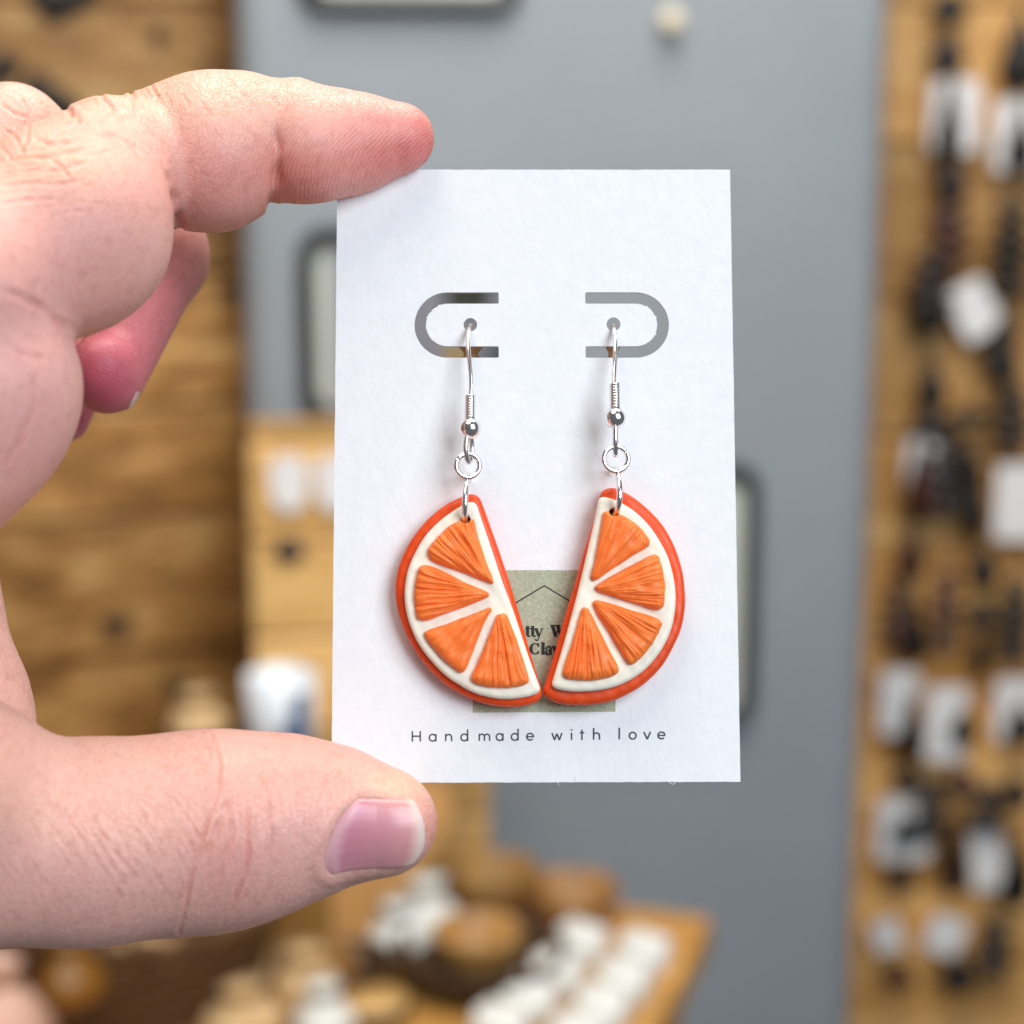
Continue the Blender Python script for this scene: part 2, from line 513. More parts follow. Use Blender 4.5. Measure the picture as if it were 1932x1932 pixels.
for (x, y, r, lb) in ((1260, 40, 0.0105, 'round cream disc standing for a blurred glint high on the grey panel'), ):  # cream disc added in place of an out-of-focus specular glint
    c = on_panel(x, y, 0.0)
    e = empty('glint_disc', c); tag(e, lb, 'glint')
    mesh_obj('stem', *lathe(c, [(0.003, -0.004), (0.003, 0.012)], 16, RPn), M['frame'], e)
    mesh_obj('cap', *lathe(c, [(0.003, 0.011), (r * 0.92, 0.012), (r, 0.015), (r * 0.8, 0.019), (r * 0.3, 0.0205)], 28, RPn), M['glint_cream'], e)

# ---- pine display board on the right with carded earrings
BY = 1.72
bl = bg(1560, 966, BY); br = bg(4300, 966, BY)
bbase = np.array([(bl[0] + br[0]) / 2, BY + 0.02, 0.0]); bwid = br[0] - bl[0]
board = empty('display_board', bbase)
tag(board, 'pine plank display board hung with carded earrings right of the grey panel', 'display board')
mesh_obj('backing', *box(bbase + np.array([0, 0.03, 0.95]), (bwid, 0.015, 2.0)), M['dark_wood'], board, smooth=False)
zz = 0.05; k = 0
while zz < 1.9:
    hgt = (0.14, 0.152, 0.134)[k % 3]
    mesh_obj('plank', *box(bbase + np.array([0, 0.0 + 0.002 * (k % 2), zz + hgt / 2]), (bwid, 0.022, hgt - 0.003), 0.002, None, 1), M['board_wood'], board, smooth=False)
    zz += hgt; k += 1
FR = np.stack([np.array([1, 0, 0]), np.array([0, 0, 1.0]), np.array([0, -1, 0])], 1)    # x right, y up, z to viewer
def drop_prof(l, r):
    return [(0.0006, 0), (r * 0.25, -l * 0.12), (r * 0.55, -l * 0.35), (r * 0.95, -l * 0.65), (r, -l * 0.8), (r * 0.7, -l * 0.94), (r * 0.2, -l)]
def carded(x0, y0, x1, y1, pend, label, tilt=0.0, off=0.02):
    """card between pixel corners with pendants (px,py,length px,width px,material)"""
    a, b = bg(x0, y0, BY - off), bg(x1, y1, BY - off)
    w, h = b[0] - a[0], a[2] - b[2]; c = (a + b) / 2
    e = empty('carded_earrings', c - np.array([0, 0, h / 2])); tag(e, label, 'earrings', 'carded earrings on the pine board')
    ct, st = math.cos(tilt), math.sin(tilt)
    lp = rrect(w * 0.78, h * 0.84, min(w, h) * 0.12, 5) @ np.array([[ct, st], [-st, ct]])
    v, f = plate(lp, 0, 0.0015)
    mesh_obj('card', v @ FR.T + c, f, M['white_card'], e, smooth=False)
    for (x, y, l, wd, mt) in pend:
        q = bg(x, y - l / 2, BY - off - 0.008); s = 1.97 / F_PX
        L, Rr = l * s * 1.1, wd * s * 0.66
        pn_ = mesh_obj('pendant', *lathe(q, drop_prof(L, Rr), 16, None, 1, 0.6), M[mt], e)
        hk = spline([q + np.array([0, 0.002, 0]), q + np.array([0.002, 0, 0.008]), q + np.array([0, 0.006, 0.014])], 10)
        mesh_obj('hook', *tube(hk, 0.0006, 6), M['silver'], pn_)
    return e
def dangle(x, y, beads, label, mat='dark_bead'):
    """dark earring hung straight on the board: beads (dy px, length px, width px)"""
    b0 = bg(x, y, BY - 0.022); s = 1.97 / F_PX
    e = empty('dangle_earring', b0 - np.array([0, 0, beads[-1][0] * s])); tag(e, label, 'earring', 'dark earrings hung on the pine board')
    hk = spline([b0 + np.array([0, 0.012, 0.004]), b0 + np.array([0, 0.0, 0.006]), b0 + np.array([0, 0, -beads[0][0] * s])], 10)
    mesh_obj('hook', *tube(hk, 0.0007, 6), M['silver'], e)
    for (dy, l, wd) in beads:
        q = b0 - np.array([0, 0, (dy - l / 2) * s])
        mesh_obj('pendant', *lathe(q, drop_prof(l * s * 1.1, wd * s * 0.68), 16, None, 1, 0.6), M[mat], e)
    return e
dangle(1793, -20, [(25, 60, 58), (108, 70, 52)], 'pair of dark beads hanging above the topmost white card on the pine board')
carded(1744, 136, 1856, 300, [(1796, 210, 150, 36, 'dark_bead'), (1797, 330, 80, 46, 'dark_bead')], 'topmost whole white card on the pine board, with a long dark dangle')
carded(1866, 172, 1975, 336, [(1930, 250, 110, 44, 'dark_bead'), (1930, 80, 140, 60, 'dark_bead')], 'white card cut by the right edge of the photo near the top')
dangle(1784, 330, [(70, 60, 40), (160, 55, 44)], 'dark bead pair between the top white card and the round white card', 'russet_bead')
carded(1792, 520, 1886, 648, [(1762, 560, 120, 44, 'dark_bead')], 'tilted white tag with a dark drop at its upper left side', 0.5)
dangle(1896, 560, [(60, 60, 44), (105, 90, 54)], 'dark drop earring right of the tilted white tag')
dangle(1762, 640, [(80, 90, 44), (150, 50, 60)], 'dark drop earring just below the tilted white tag')
dangle(1832, 740, [(42, 34, 78), (130, 90, 34), (205, 60, 40)], 'wide dark bar earring above the lower white cards')
carded(1700, 815, 1790, 962, [(1742, 900, 150, 50, 'russet_bead')], 'white card with a russet drop beside the grey panel')
carded(1870, 862, 1970, 1032, [(1850, 940, 150, 30, 'dark_bead')], 'white card at the right edge of the photo at mid height')
dangle(1722, 985, [(58, 90, 44)], 'single russet drop below the card with the russet drop', 'russet_bead')
dangle(1860, 1010, [(58, 80, 48), (150, 60, 46), (225, 100, 30)], 'dark three bead earring right of the single russet drop')
dangle(1732, 1110, [(75, 130, 38)], 'slim black bar earring above the lower pair of white cards')
carded(1652, 1252, 1738, 1398, [(1724, 1370, 130, 38, 'dark_bead')], 'white card touching the grey panel in the lower half, dark drop on its right')
carded(1740, 1282, 1832, 1448, [(1822, 1367, 70, 46, 'dark_bead')], 'white card low on the board with a round dark drop on its right side')
carded(1868, 1268, 1970, 1410, [(1930, 1360, 80, 50, 'dark_bead')], 'lower white card cut by the right edge of the photo')
carded(1640, 1728, 1706, 1800, [(1700, 1840, 60, 46, 'russet_bead')], 'small white card lowest on the board, beside the grey panel', 0.3)
carded(1740, 1722, 1826, 1806, [(1812, 1836, 80, 60, 'dark_bead')], 'lowest bluish white card with a large dark drop under it', -0.35)
def strand(x, y, n, wd, lab, mat='dark_bead', step=34):
    dangle(x, y, [(20 + step * i, step * 0.95, wd * 1.5 * (0.75 + 0.4 * ((i * 7) % 3) / 2)) for i in range(n)], lab, mat)
strand(1800, 372, 3, 40, 'short brown bead strand above the tilted white tag', 'russet_bead')
strand(1912, 372, 5, 46, 'dark bead strand at the right edge above the tilted white tag')
strand(1756, 470, 3, 46, 'dark bead strand close left of the tilted white tag')
strand(1916, 716, 4, 40, 'dark bead strand at the right edge below the tilted white tag')
strand(1790, 800, 5, 36, 'dark bead strand between the card with the russet drop and the wide bar earring')
strand(1694, 1085, 4, 30, 'thin russet bead strand beside the grey panel at mid height', 'russet_bead')
strand(1790, 1060, 5, 34, 'brown bead strand left of the dark three bead earring', 'russet_bead')
strand(1922, 1080, 5, 44, 'dark bead strand at the right edge, right of the three bead earring')
strand(1760, 1460, 4, 38, 'dark bead strand over the corner of the square white card')
strand(1868, 1470, 3, 40, 'dark bead strand just above the tall leaning white card')
strand(1880, 1720, 4, 40, 'dark bead strand right of the lowest bluish white card')
dangle(1716, 1440, [(25, 60, 50)], 'dark drop below the white card that touches the panel')
dangle(1818, 1450, [(25, 60, 54)], 'dark drop below the white card with the round dark drop', 'russet_bead')
dangle(1920, 1460, [(30, 70, 50)], 'dark drop at the right edge below the lower white card')
carded(1642, 1492, 1768, 1636, [(1708, 1565, 56, 42, 'dark_bead'), (1704, 1655, 60, 42, 'dark_bead')], 'square white card with two dark drops one above the other')
carded(1826, 1530, 1898, 1690, [(1805, 1612, 160, 40, 'dark_bead'), (1925, 1640, 150, 50, 'dark_bead')], 'tall leaning white card between two long dark drops', 0.12)

# ---- table, turned towards the right
TZ = CAM[2] - 0.665
tc = bgz(1343, 1728, TZ)                       # far right corner of the top
ta = math.radians(-17)
t_near = np.array([math.sin(ta) * 1.0, -math.cos(ta), 0]); t_left = np.array([-math.cos(ta), -math.sin(ta), 0])
RT = np.stack([-t_left, -t_near, np.array([0, 0, 1.0])], 1)
tw, td = 1.05, 0.80
tcen = tc + t_left * tw / 2 + t_near * td / 2
tb = tcen.copy(); tb[2] = 0
table = empty('table', tb)
tag(table, 'wooden display table below the card, its far corner against the grey panel', 'table')
nb = 6
for i in range(nb):
    c = tc + t_left * tw / 2 + t_near * (td * (i + 0.5) / nb) - np.array([0, 0, 0.016])
    mesh_obj('board', *box(c, (tw, td / nb - 0.002, 0.032), 0.003, RT, 2), M['table_wood'], table, smooth=False)
for sx in (0.05, tw - 0.05):
    for sy in (0.05, td - 0.05):
        c = tc + t_left * sx + t_near * sy; c[2] = (TZ - 0.034) / 2
        mesh_obj('leg', *box(c, (0.06, 0.06, TZ - 0.034), 0.004, RT, 1), M['table_wood'], table, smooth=False)
for sy in (0.05, td - 0.05):
    c = tc + t_left * tw / 2 + t_near * sy; c[2] = TZ - 0.075
    mesh_obj('apron', *box(c, (tw - 0.16, 0.02, 0.08), 0.002, RT, 1), M['table_wood'], table, smooth=False)

def on_table(px, py, h=0.0): return bgz(px, py, TZ + h)
# two rows of white packets lying on the table
names = []
def packet(px, py, lab):
    c = on_table(px, py, 0.012)
    bm = bmesh.new(); bmesh.ops.create_cube(bm, size=1.0)
    bmesh.ops.scale(bm, vec=(0.036, 0.040, 0.022), verts=bm.verts)
    bmesh.ops.bevel(bm, geom=list(bm.edges), offset=0.006, segments=3, profile=0.5, affect='EDGES')
    v = np.array([tuple(x.co) for x in bm.verts]); f = [[q.index for q in x.verts] for x in bm.faces]; bm.free()
    v[:, 2] += 0.003 * np.sin(v[:, 0] * 160) * np.cos(v[:, 1] * 150)
    e = empty('wax_bar', c - np.array([0, 0, 0.012])); tag(e, lab, 'wax bar', 'white bars laid in rows on the table')
    mesh_obj('bar', v @ RT.T + c, f, M['white_soft'], e)
    mesh_obj('paper_band', *box(c, (0.0372, 0.012, 0.0236), 0.001, RT, 1), M['white_card'], e, smooth=False)
rowA = [(1098, 1778), (1052, 1836), (1000, 1886), (945, 1936)]
rowB = [(1216, 1796), (1178, 1850), (1136, 1902), (1092, 1956)]
od = ('farthest', 'second', 'third', 'nearest')
for i, (x, y) in enumerate(rowA): packet(x, y, f'white bar in the left row on the table, {od[i]} from the viewer' if i in (0, 3) else f'white bar in the left row on the table, {od[i]} from the far end')
for i, (x, y) in enumerate(rowB): packet(x, y, f'white bar in the right row on the table, {od[i]} from the viewer' if i in (0, 3) else f'white bar in the right row on the table, {od[i]} from the far end')

# turned wooden bowls and lidded boxes
def bowl(px, py, R_, H, lab, mat='bowl_wood', fill=None, z=0.0):
    c = on_table(px, py, z)
    e = empty('wooden_bowl', c); tag(e, lab, 'bowl', 'turned wooden bowls on the table')
    mesh_obj('shell', *lathe(c, [(R_ * 0.55, 0), (R_ * 0.62, 0.003), (R_ * 0.9, H * 0.45), (R_, H * 0.92), (R_ * 0.99, H), (R_ * 0.93, H), (R_ * 0.83, H * 0.5), (R_ * 0.5, H * 0.14), (0.002, H * 0.12)], 40), M[mat], e)
    mesh_obj('foot_ring', *lathe(c, [(R_ * 0.5, 0.0005), (R_ * 0.57, 0.0005), (R_ * 0.57, 0.006), (R_ * 0.5, 0.006)], 32), M['dark_wood'], e)
    return e
bowl(930, 1722, 0.038, 0.040, 'pale turned bowl standing farthest back on the table')
bowl(1080, 1740, 0.038, 0.032, 'brown turned bowl by the grey panel, beside the pale bowl', 'brown_bowl')
bowl(905, 1850, 0.066, 0.030, 'wide dark wooden bowl in front of the other bowls', 'dark_wood')
bowl(900, 1828, 0.034, 0.034, 'small pale bowl sitting in the wide dark bowl', z=0.006)
def pouch(c, R_, H, mat, lab, sq=1.0, rz=0.0, name='cloth_pouch', cat='pouch', group='small things heaped on the table'):
    e = empty(name, c); tag(e, lab, cat, group)
    v, f = lathe(np.zeros(3), [(R_ * 0.55, 0), (R_ * 0.9, H * 0.1), (R_, H * 0.32), (R_ * 0.82, H * 0.58), (R_ * 0.36, H * 0.74), (R_ * 0.3, H * 0.8), (R_ * 0.52, H * 0.93), (R_ * 0.6, H)], 36)
    a = np.arctan2(v[:, 1], v[:, 0]); rr = 1 + 0.07 * np.sin(a * 7 + v[:, 2] * 90) + 0.06 * np.sin(a * 3 + 1)
    v[:, 0] *= rr; v[:, 1] *= rr * sq
    q = np.array([[math.cos(rz), -math.sin(rz), 0], [math.sin(rz), math.cos(rz), 0], [0, 0, 1]])
    bg_ = mesh_obj('bag', v @ q.T + c, f, M[mat], e)
    mesh_obj('tie', *tube(c + np.array([0, 0, H * 0.77]) + np.c_[R_ * 0.37 * np.cos(np.linspace(0, 6.283, 24, endpoint=False)), R_ * 0.37 * np.sin(np.linspace(0, 6.283, 24, endpoint=False)), np.zeros(24)], R_ * 0.06, 6, True), M['crate_wood'], bg_)
pouch(on_table(805, 1782, 0.0), 0.027, 0.056, 'white_soft', 'white cloth pouch in front of the pale bowl, its neck leaning right')
pouch(on_table(752, 1806, 0.0), 0.025, 0.046, 'white_soft', 'smaller white cloth pouch at the left of the bowls')

# ---- pine crate standing left, with white tags
cY = 1.28
ca, cb = bg(452, 832, cY), bg(905, 832, cY)
cz1 = ca[2]; cz0 = TZ
cw = cb[0] - ca[0]
cbase = np.array([(ca[0] + cb[0]) / 2, cY + 0.06, cz0])
CY_ = math.radians(7)
crate = empty('pine_crate', cbase)
tag(crate, 'pale pine crate standing on the table left of the card', 'crate')
RC = np.stack([np.array([math.cos(CY_), math.sin(CY_), 0]), np.array([-math.sin(CY_), math.cos(CY_), 0]), np.array([0, 0, 1.0])], 1)
ch = cz1 - cz0; ns = 5
for i in range(ns):
    c = np.array([0, -0.06, ch * (i + 0.5) / ns]) @ RC.T + cbase
    mesh_obj('front_slat', *box(c, (cw, 0.014, ch / ns - 0.004), 0.002, RC, 1), M['pine'], crate, smooth=False)
    c = np.array([0, 0.06, ch * (i + 0.5) / ns]) @ RC.T + cbase
    mesh_obj('rear_slat', *box(c, (cw, 0.014, ch / ns - 0.004), 0.002, RC, 1), M['pine'], crate, smooth=False)
for s in (-1, 1):
    c = np.array([s * (cw / 2 - 0.008), 0, ch / 2]) @ RC.T + cbase
    mesh_obj('side_panel', *box(c, (0.014, 0.104, ch - 0.006), 0.002, RC, 1), M['crate_wood'], crate, smooth=False)
cf = np.array([0, -0.068, 0]) @ RC.T + cbase; cn = RC @ np.array([0, -1, 0])
RCn = np.stack([RC[:, 0], np.array([0, 0, 1.0]), cn], 1)
kc = on_plane(545, 1042, cf, cn)
mesh_obj('knot', *lathe(kc, [(0.010, -0.003), (0.010, 0.0006), (0.004, 0.0012)], 20, RCn, 1.3, 0.9), M['frame'], crate)
for (x, y, lb) in ((545, 912, 'white rounded tag on the pine crate, left of its pair'), (632, 912, 'white rounded tag on the pine crate, half hidden by the card')):
    c = on_plane(x, y, cf, cn) + cn * 0.001
    e = empty('paper_tag', c - np.array([0, 0, 0.025])); tag(e, lb, 'tag', 'white tags on the pine crate')
    lp = rrect(0.032, 0.046, 0.014, 8); lp[:, 0] *= 1 - 0.25 * (lp[:, 1] < 0) * (-lp[:, 1] / 0.023)
    v, f = plate(lp, 0, 0.003, 0.05)
    mesh_obj('tag_sheet', v @ RCn.T + c, f, M['white_card'], e, smooth=False)
    v, f = tube(np.array([[0, 0.016, 0.003], [0.001, 0.024, 0.006], [0, 0.034, 0.003]]), 0.0008, 6)
    mesh_obj('string', v @ RCn.T + c, f, M['crate_wood'], e)

# ---- low wooden box in front of the crate, holding up the cup
rz1 = bg(560, 1470, 1.21)[2]
rc0, rc1 = bg(455, 1480, 1.16), bg(612, 1480, 1.16)
rb = np.array([(rc0[0] + rc1[0]) / 2, 1.205, TZ]); rw = rc1[0] - rc0[0]; rh = rz1 - TZ
riser = empty('wooden_box', rb); tag(riser, 'orange brown wooden box on the table below the card, carrying a cup', 'box')
for i in range(2):
    mesh_obj('front_board', *box(rb + np.array([0, -0.045, rh * (i + 0.5) / 2]), (rw, 0.014, rh / 2 - 0.0012), 0.0006, None, 1), M['crate_wood'], riser, smooth=False)
for i in range(3):
    mesh_obj('top_board', *box(rb + np.array([0, -0.022 + 0.0275 * i, rh - 0.007 + 0.0015]), (rw, 0.0265, 0.014), 0.002, None, 1), M['crate_wood'], riser, smooth=False)
for s in (-1, 1):
    mesh_obj('side_panel', *box(rb + np.array([s * (rw / 2 - 0.007), 0.0, rh / 2 - 0.004]), (0.014, 0.074, rh - 0.012), 0.002, None, 1), M['crate_wood'], riser, smooth=False)
mesh_obj('rear_board', *box(rb + np.array([0, 0.045, rh / 2 - 0.004]), (rw, 0.012, rh - 0.012), 0.002, None, 1), M['crate_wood'], riser, smooth=False)
# serving paddle leaning against the crate
pa, pb_ = bg(590, 1800, 1.19), bg(800, 1490, 1.235)
pax = pb_ - pa; pl = np.linalg.norm(pax); pax /= pl
pnn = np.array([0, -1, 0.25]); RPd = frame_from(pax, pnn)
pe = empty('serving_paddle', pa); tag(pe, 'brown wooden serving paddle leaning behind the tip of the thumb', 'paddle')
lp = rrect(pl * 1.15, 0.066, 0.026, 10) + np.array([pl * 0.5, 0])
v, f = plate(lp, 0, 0.014, 0.03)
mesh_obj('blade', v @ RPd.T + pa, f, M['crate_wood'], pe, smooth=False)
lp = rrect(0.07, 0.022, 0.010, 8) + np.array([pl * 1.07 + 0.035, 0])
v, f = plate(lp, 0.0005, 0.0135, 0.03)
mesh_obj('handle', v @ RPd.T + pa, f, M['crate_wood'], pe, smooth=False)
# cup with a blue motif
mc = np.array([bg(534, 1400, 1.21)[0], 1.205, rb[2] + rh + 0.002]); mR = (bg(602, 1350, 1.19)[0] - bg(466, 1350, 1.19)[0]) / 2
mh = bg(530, 1283, 1.19)[2] - mc[2]
cup = empty('cup', mc); tag(cup, 'white cup with a dark blue motif standing behind the thumb', 'cup')
mesh_obj('cup_body', *lathe(mc, [(mR * 0.8, 0), (mR * 0.88, 0.004), (mR * 0.96, mh * 0.5), (mR, mh), (mR * 0.94, mh), (mR * 0.9, mh * 0.5), (mR * 0.6, 0.008), (0.001, 0.007)], 48), M['ceramic'], cup)
hp = mc + np.array([0.004, mR * 0.9, 0]) + np.array([[0, 0, mh * 0.8], [0, 0.014, mh * 0.78], [0, 0.02, mh * 0.5], [0, 0.012, mh * 0.25], [0, -0.002, mh * 0.22]])
mesh_obj('handle', *tube(spline(hp, 24), 0.0042, 10), M['ceramic'], cup)
for (a0, a1, z0, z1) in ((-68, -38, 0.45, 0.9), (-60, -30, 0.2, 0.5), (-85, -66, 0.3, 0.62)):
    vs, fs = [], []
    for i, a in enumerate(np.radians(np.linspace(a0, a1, 9))):
        for j, z in enumerate(np.linspace(z0, z1, 5)):
            r_ = mR * (0.88 + 0.12 * z) + 0.0009
            vs.append(mc + np.array([r_ * math.cos(a), r_ * math.sin(a), mh * (z + 0.03 * math.sin(i * 2.1))]))
    fs = [[i * 5 + j, (i + 1) * 5 + j, (i + 1) * 5 + j + 1, i * 5 + j + 1] for i in range(8) for j in range(4)]
    mesh_obj('blue_motif', np.array(vs), fs, M['blue_print'], cup)
# bundle beside the cup, in the dark corner
dk0, dk1 = bg(285, 1430, 1.21), bg(432, 1430, 1.21)
dkb = np.array([(dk0[0] + dk1[0]) / 2, 1.25, TZ]); dkw = dk1[0] - dk0[0]; dkh = dk0[2] - TZ
dbx = empty('dark_stand', dkb); tag(dbx, 'dark brown wooden stand in the corner between the plank wall and the pine crate', 'stand')
mesh_obj('stand_top', *box(dkb + np.array([0, 0, dkh - 0.008]), (dkw + 0.012, 0.092, 0.016), 0.003, None, 1), M['dark_wood'], dbx, smooth=False)
for s in (-1, 1):
    mesh_obj('stand_side', *box(dkb + np.array([s * (dkw / 2 - 0.006), 0, (dkh - 0.017) / 2]), (0.012, 0.08, dkh - 0.017), 0.002, None, 1), M['dark_wood'], dbx, smooth=False)
mesh_obj('stand_back', *box(dkb + np.array([0, 0.036, (dkh - 0.017) / 2]), (dkw - 0.026, 0.01, dkh - 0.017), 0.002, None, 1), M['dark_wood'], dbx, smooth=False)
pouch(dkb + np.array([0.0, 0, dkh]), 0.024, 0.042, 'cloth_beige', 'beige pouch on the dark stand left of the cup')

# ---- basket and small goods at the lower left
kc = on_table(250, 1905, 0.0)
bk = empty('wicker_basket', kc); tag(bk, 'dark wicker basket of small pouches at the lower left', 'basket')
for i in range(9):
    r_ = 0.085 + 0.0025 * i
    a = np.linspace(0, 2 * math.pi, 72, endpoint=False)
    p = kc + np.c_[r_ * np.cos(a), r_ * np.sin(a) * 0.8, 0.006 + 0.0098 * i + 0.0025 * np.sin(a * 18 + math.pi * (i % 2))]
    mesh_obj('weave_strand', *tube(p, 0.0055, 7, True), M['wicker'], bk)
for i in range(18):
    a = 2 * math.pi * i / 18
    p0, p1 = kc + np.array([0.083 * math.cos(a), 0.083 * math.sin(a) * 0.8, 0]), kc + np.array([0.108 * math.cos(a), 0.108 * math.sin(a) * 0.8, 0.098])
    mesh_obj('stake', *tube(np.array([p0, (p0 + p1) / 2, p1]), 0.003, 6), M['wicker'], bk)
mesh_obj('basket_floor', *lathe(kc, [(0.08, 0.001), (0.08, 0.006)], 36, None, 1, 0.8), M['dark_wood'], bk)
pouch(on_table(452, 1880, 0.0), 0.024, 0.062, 'cloth_beige', 'tall beige pouch right of the dark basket')
pouch(on_table(395, 1888, 0.0), 0.019, 0.040, 'cloth_blue', 'small pale blue pouch in front of the tall beige pouch')
pouch(on_table(455, 1962, 0.0), 0.030, 0.045, 'cloth_beige', 'squat beige pouch at the bottom edge, right of the basket')
pouch(on_table(135, 1890, 0.07), 0.022, 0.045, 'amber', 'amber coloured pouch resting on the back of the basket')
pouch(on_table(15, 1985, 0.0), 0.034, 0.075, 'cloth_pink', 'peach coloured pouch in the lower left corner of the photo')
pouch(on_table(5, 1850, 0.0), 0.032, 0.06, 'white_soft', 'white pouch at the left edge just below the thumb')
# small wooden discs and cream bundles scattered in front of the box
def wood_disc(px, py, R_, lab, tilt=0.0):
    c = on_table(px, py, 0.006)
    e = empty('wood_slice', c - np.array([0, 0, 0.006])); tag(e, lab, 'wood slice', 'wood slices lying on the table')
    Rt = np.array([[math.cos(tilt), 0, math.sin(tilt)], [0, 1, 0], [-math.sin(tilt), 0, math.cos(tilt)]])
    mesh_obj('bark', *lathe(c, [(R_ * 0.96, -0.006), (R_, -0.003), (R_, 0.004), (R_ * 0.95, 0.006)], 28, Rt, 1, 0.9), M['dark_wood'], e)
    mesh_obj('face', *lathe(c + Rt @ np.array([0, 0, 0.0061]), [(R_ * 0.93, -0.0005), (R_ * 0.92, 0.0008)], 28, Rt, 1, 0.9), M['pine'], e)
wood_disc(560, 1915, 0.026, 'pale wood slice lying in front of the orange brown box')
wood_disc(700, 1900, 0.030, 'pale wood slice on the open table left of the white bars')
wood_disc(320, 1990, 0.030, 'pale wood slice at the bottom edge in front of the basket')
pouch(on_table(610, 1965, 0.0), 0.022, 0.045, 'white_soft', 'cream white pouch at the bottom edge below the wooden box')
pouch(on_table(255, 1840, 0.055), 0.022, 0.045, 'cloth_beige', 'small beige pouch lying in the middle of the dark basket')
bowl(575, 1895, 0.040, 0.034, 'tan turned bowl in front of the orange brown box', 'brown_bowl')
pouch(on_table(575, 1893, 0.012), 0.024, 0.044, 'cloth_beige', 'beige pouch sitting in the tan bowl by the box')
bowl(665, 1862, 0.030, 0.026, 'little dark bowl between the box and the white pouches', 'dark_wood')
bowl(330, 1868, 0.036, 0.030, 'brown bowl behind the wood slice, right of the basket', 'brown_bowl')
# ================================================================== the card
CR = np.array([[0.99997012, -0.00742373, -0.00215558], [0.00764062, 0.99152208, 0.12971348], [0.00117435, -0.12972608, 0.99154917]])
CO = np.array([2.908, -0.429, 5.360])
CU, CN, CV = CR[:, 0], -CR[:, 1], CR[:, 2]
CW, CH = 50.8, 78.5
def card3(u, v, h):
    u, v, h = np.broadcast_arrays(np.asarray(u, float), v, h)
    return CO + u[..., None] * CU + v[..., None] * CV + h[..., None] * CN
def cuv(px, py, h=0.0):
    """card coordinates (mm) of what is seen at px,py on the plane h mm above the card"""
    o = np.array([0, -CAM_D, 0.0]); d = np.array([(px - HALF) / F_PX, 1.0, -(py - HALF) / F_PX])
    p = o + d * (((CO + h * CN - o) @ CN) / (d @ CN)) - CO
    return np.array([p @ CU, p @ CV])
def zA(x, y, h=0.0): return cuv(701.6 + x * 0.32491, 849.3 + y * 0.32491, h)    # from the slice close-up
def zB(x, y, h=0.0): return cuv(738.5 + x * 0.30580, 517.0 + y * 0.30580, h)    # from the hook close-up

def filled(name, loops, h0, h1, mat, parent=None, base=None):
    """flat sheet with holes between heights h0 and h1 above the card"""
    cu = bpy.data.curves.new(name, 'CURVE'); cu.dimensions = '2D'; cu.fill_mode = 'BOTH'
    cu.extrude = (h1 - h0) / 2
    for lp in loops:
        s = cu.splines.new('POLY'); s.points.add(len(lp) - 1)
        for p, q in zip(s.points, lp): p.co = (q[0], q[1], 0, 1)
        s.use_cyclic_u = True
    o = bpy.data.objects.new(name, cu); COL.objects.link(o)
    me = bpy.data.meshes.new_from_object(o.evaluated_get(bpy.context.evaluated_depsgraph_get()))
    v = np.array([tuple(x.co) for x in me.vertices]); f = [list(p.vertices) for p in me.polygons]
    bpy.data.objects.remove(o); bpy.data.curves.remove(cu); bpy.data.meshes.remove(me)
    w = W(card3(v[:, 0], v[:, 1], v[:, 2] + (h0 + h1) / 2))
    return mesh_obj(name, w, f, mat, parent, base, smooth=False)

card_base = W(card3(0, -CH / 2, 0))
card = empty('earring_card', card_base)
tag(card, 'white paper display card with punched slots held upright in the hand', 'card')
def wob(a, b, n, amp):
    t_ = np.linspace(0, 1, n, endpoint=False)[:, None]
    e = np.array(b) - np.array(a); nn = np.array([-e[1], e[0]]) / np.linalg.norm(e)
    return np.array(a) + t_ * e + nn * rng.normal(0, amp, (n, 1))
hw, hh = CW / 2, CH / 2
outline = np.concatenate([wob((-hw, -hh), (hw, -hh), 60, 0.018), wob((hw, -hh), (hw, hh), 60, 0.010), wob((hw, hh), (-hw, hh), 60, 0.018), wob((-hw, hh), (-hw, -hh), 60, 0.014)])
def slot(cx, ex, side):
    """U-shaped tongue slot; arc centre x, straight-end x (close-up pixels)"""
    c = zB(cx, 314); s = abs(zB(cx + 100, 314)[0] - c[0]) / 100
    ro, ri = 206 * s, 134 * s; e = zB(ex, 314)[0]
    a = np.linspace(math.pi / 2, 1.5 * math.pi, 40)
    dx = 1 if side > 0 else -1
    o_ = [(c[0] + ro * math.cos(t_) * (-dx), c[1] + ro * math.sin(t_)) for t_ in a]
    torn = [ri + (rng.uniform(-3, 9) * s if 1.9 < t_ < 4.0 and k % 2 else 0) for k, t_ in enumerate(a)]
    i_ = [(c[0] + r_ * math.cos(t_) * (-dx), c[1] + r_ * math.sin(t_)) for r_, t_ in zip(torn, a)]
    q = 6 * s
    def end(y0, y1):   # slightly rounded end
        sg = 1 if e > c[0] else -1
        up = 1 if y1 > y0 else -1
        return [(e - sg * q, y0), (e, y0 + up * q), (e, y1 - up * q), (e - sg * q, y1)]
    return np.array(o_ + end(c[1] - ro, c[1] - ri) + i_[::-1] + end(c[1] + ri, c[1] + ro))
def hole(cx, cy, r):
    c = zB(cx, cy); s = abs(zB(cx + 100, cy)[0] - c[0]) / 100
    return np.array([(c[0] + r * s * math.cos(a), c[1] + r * s * math.sin(a)) for a in np.linspace(0, 2 * math.pi, 40, endpoint=False)])
filled('card_sheet', [outline, slot(348, 662, -1), slot(1506, 1197, 1), hole(487, 312, 42), hole(1370, 310, 43)], -0.45, 0.0, M['paper'], card)
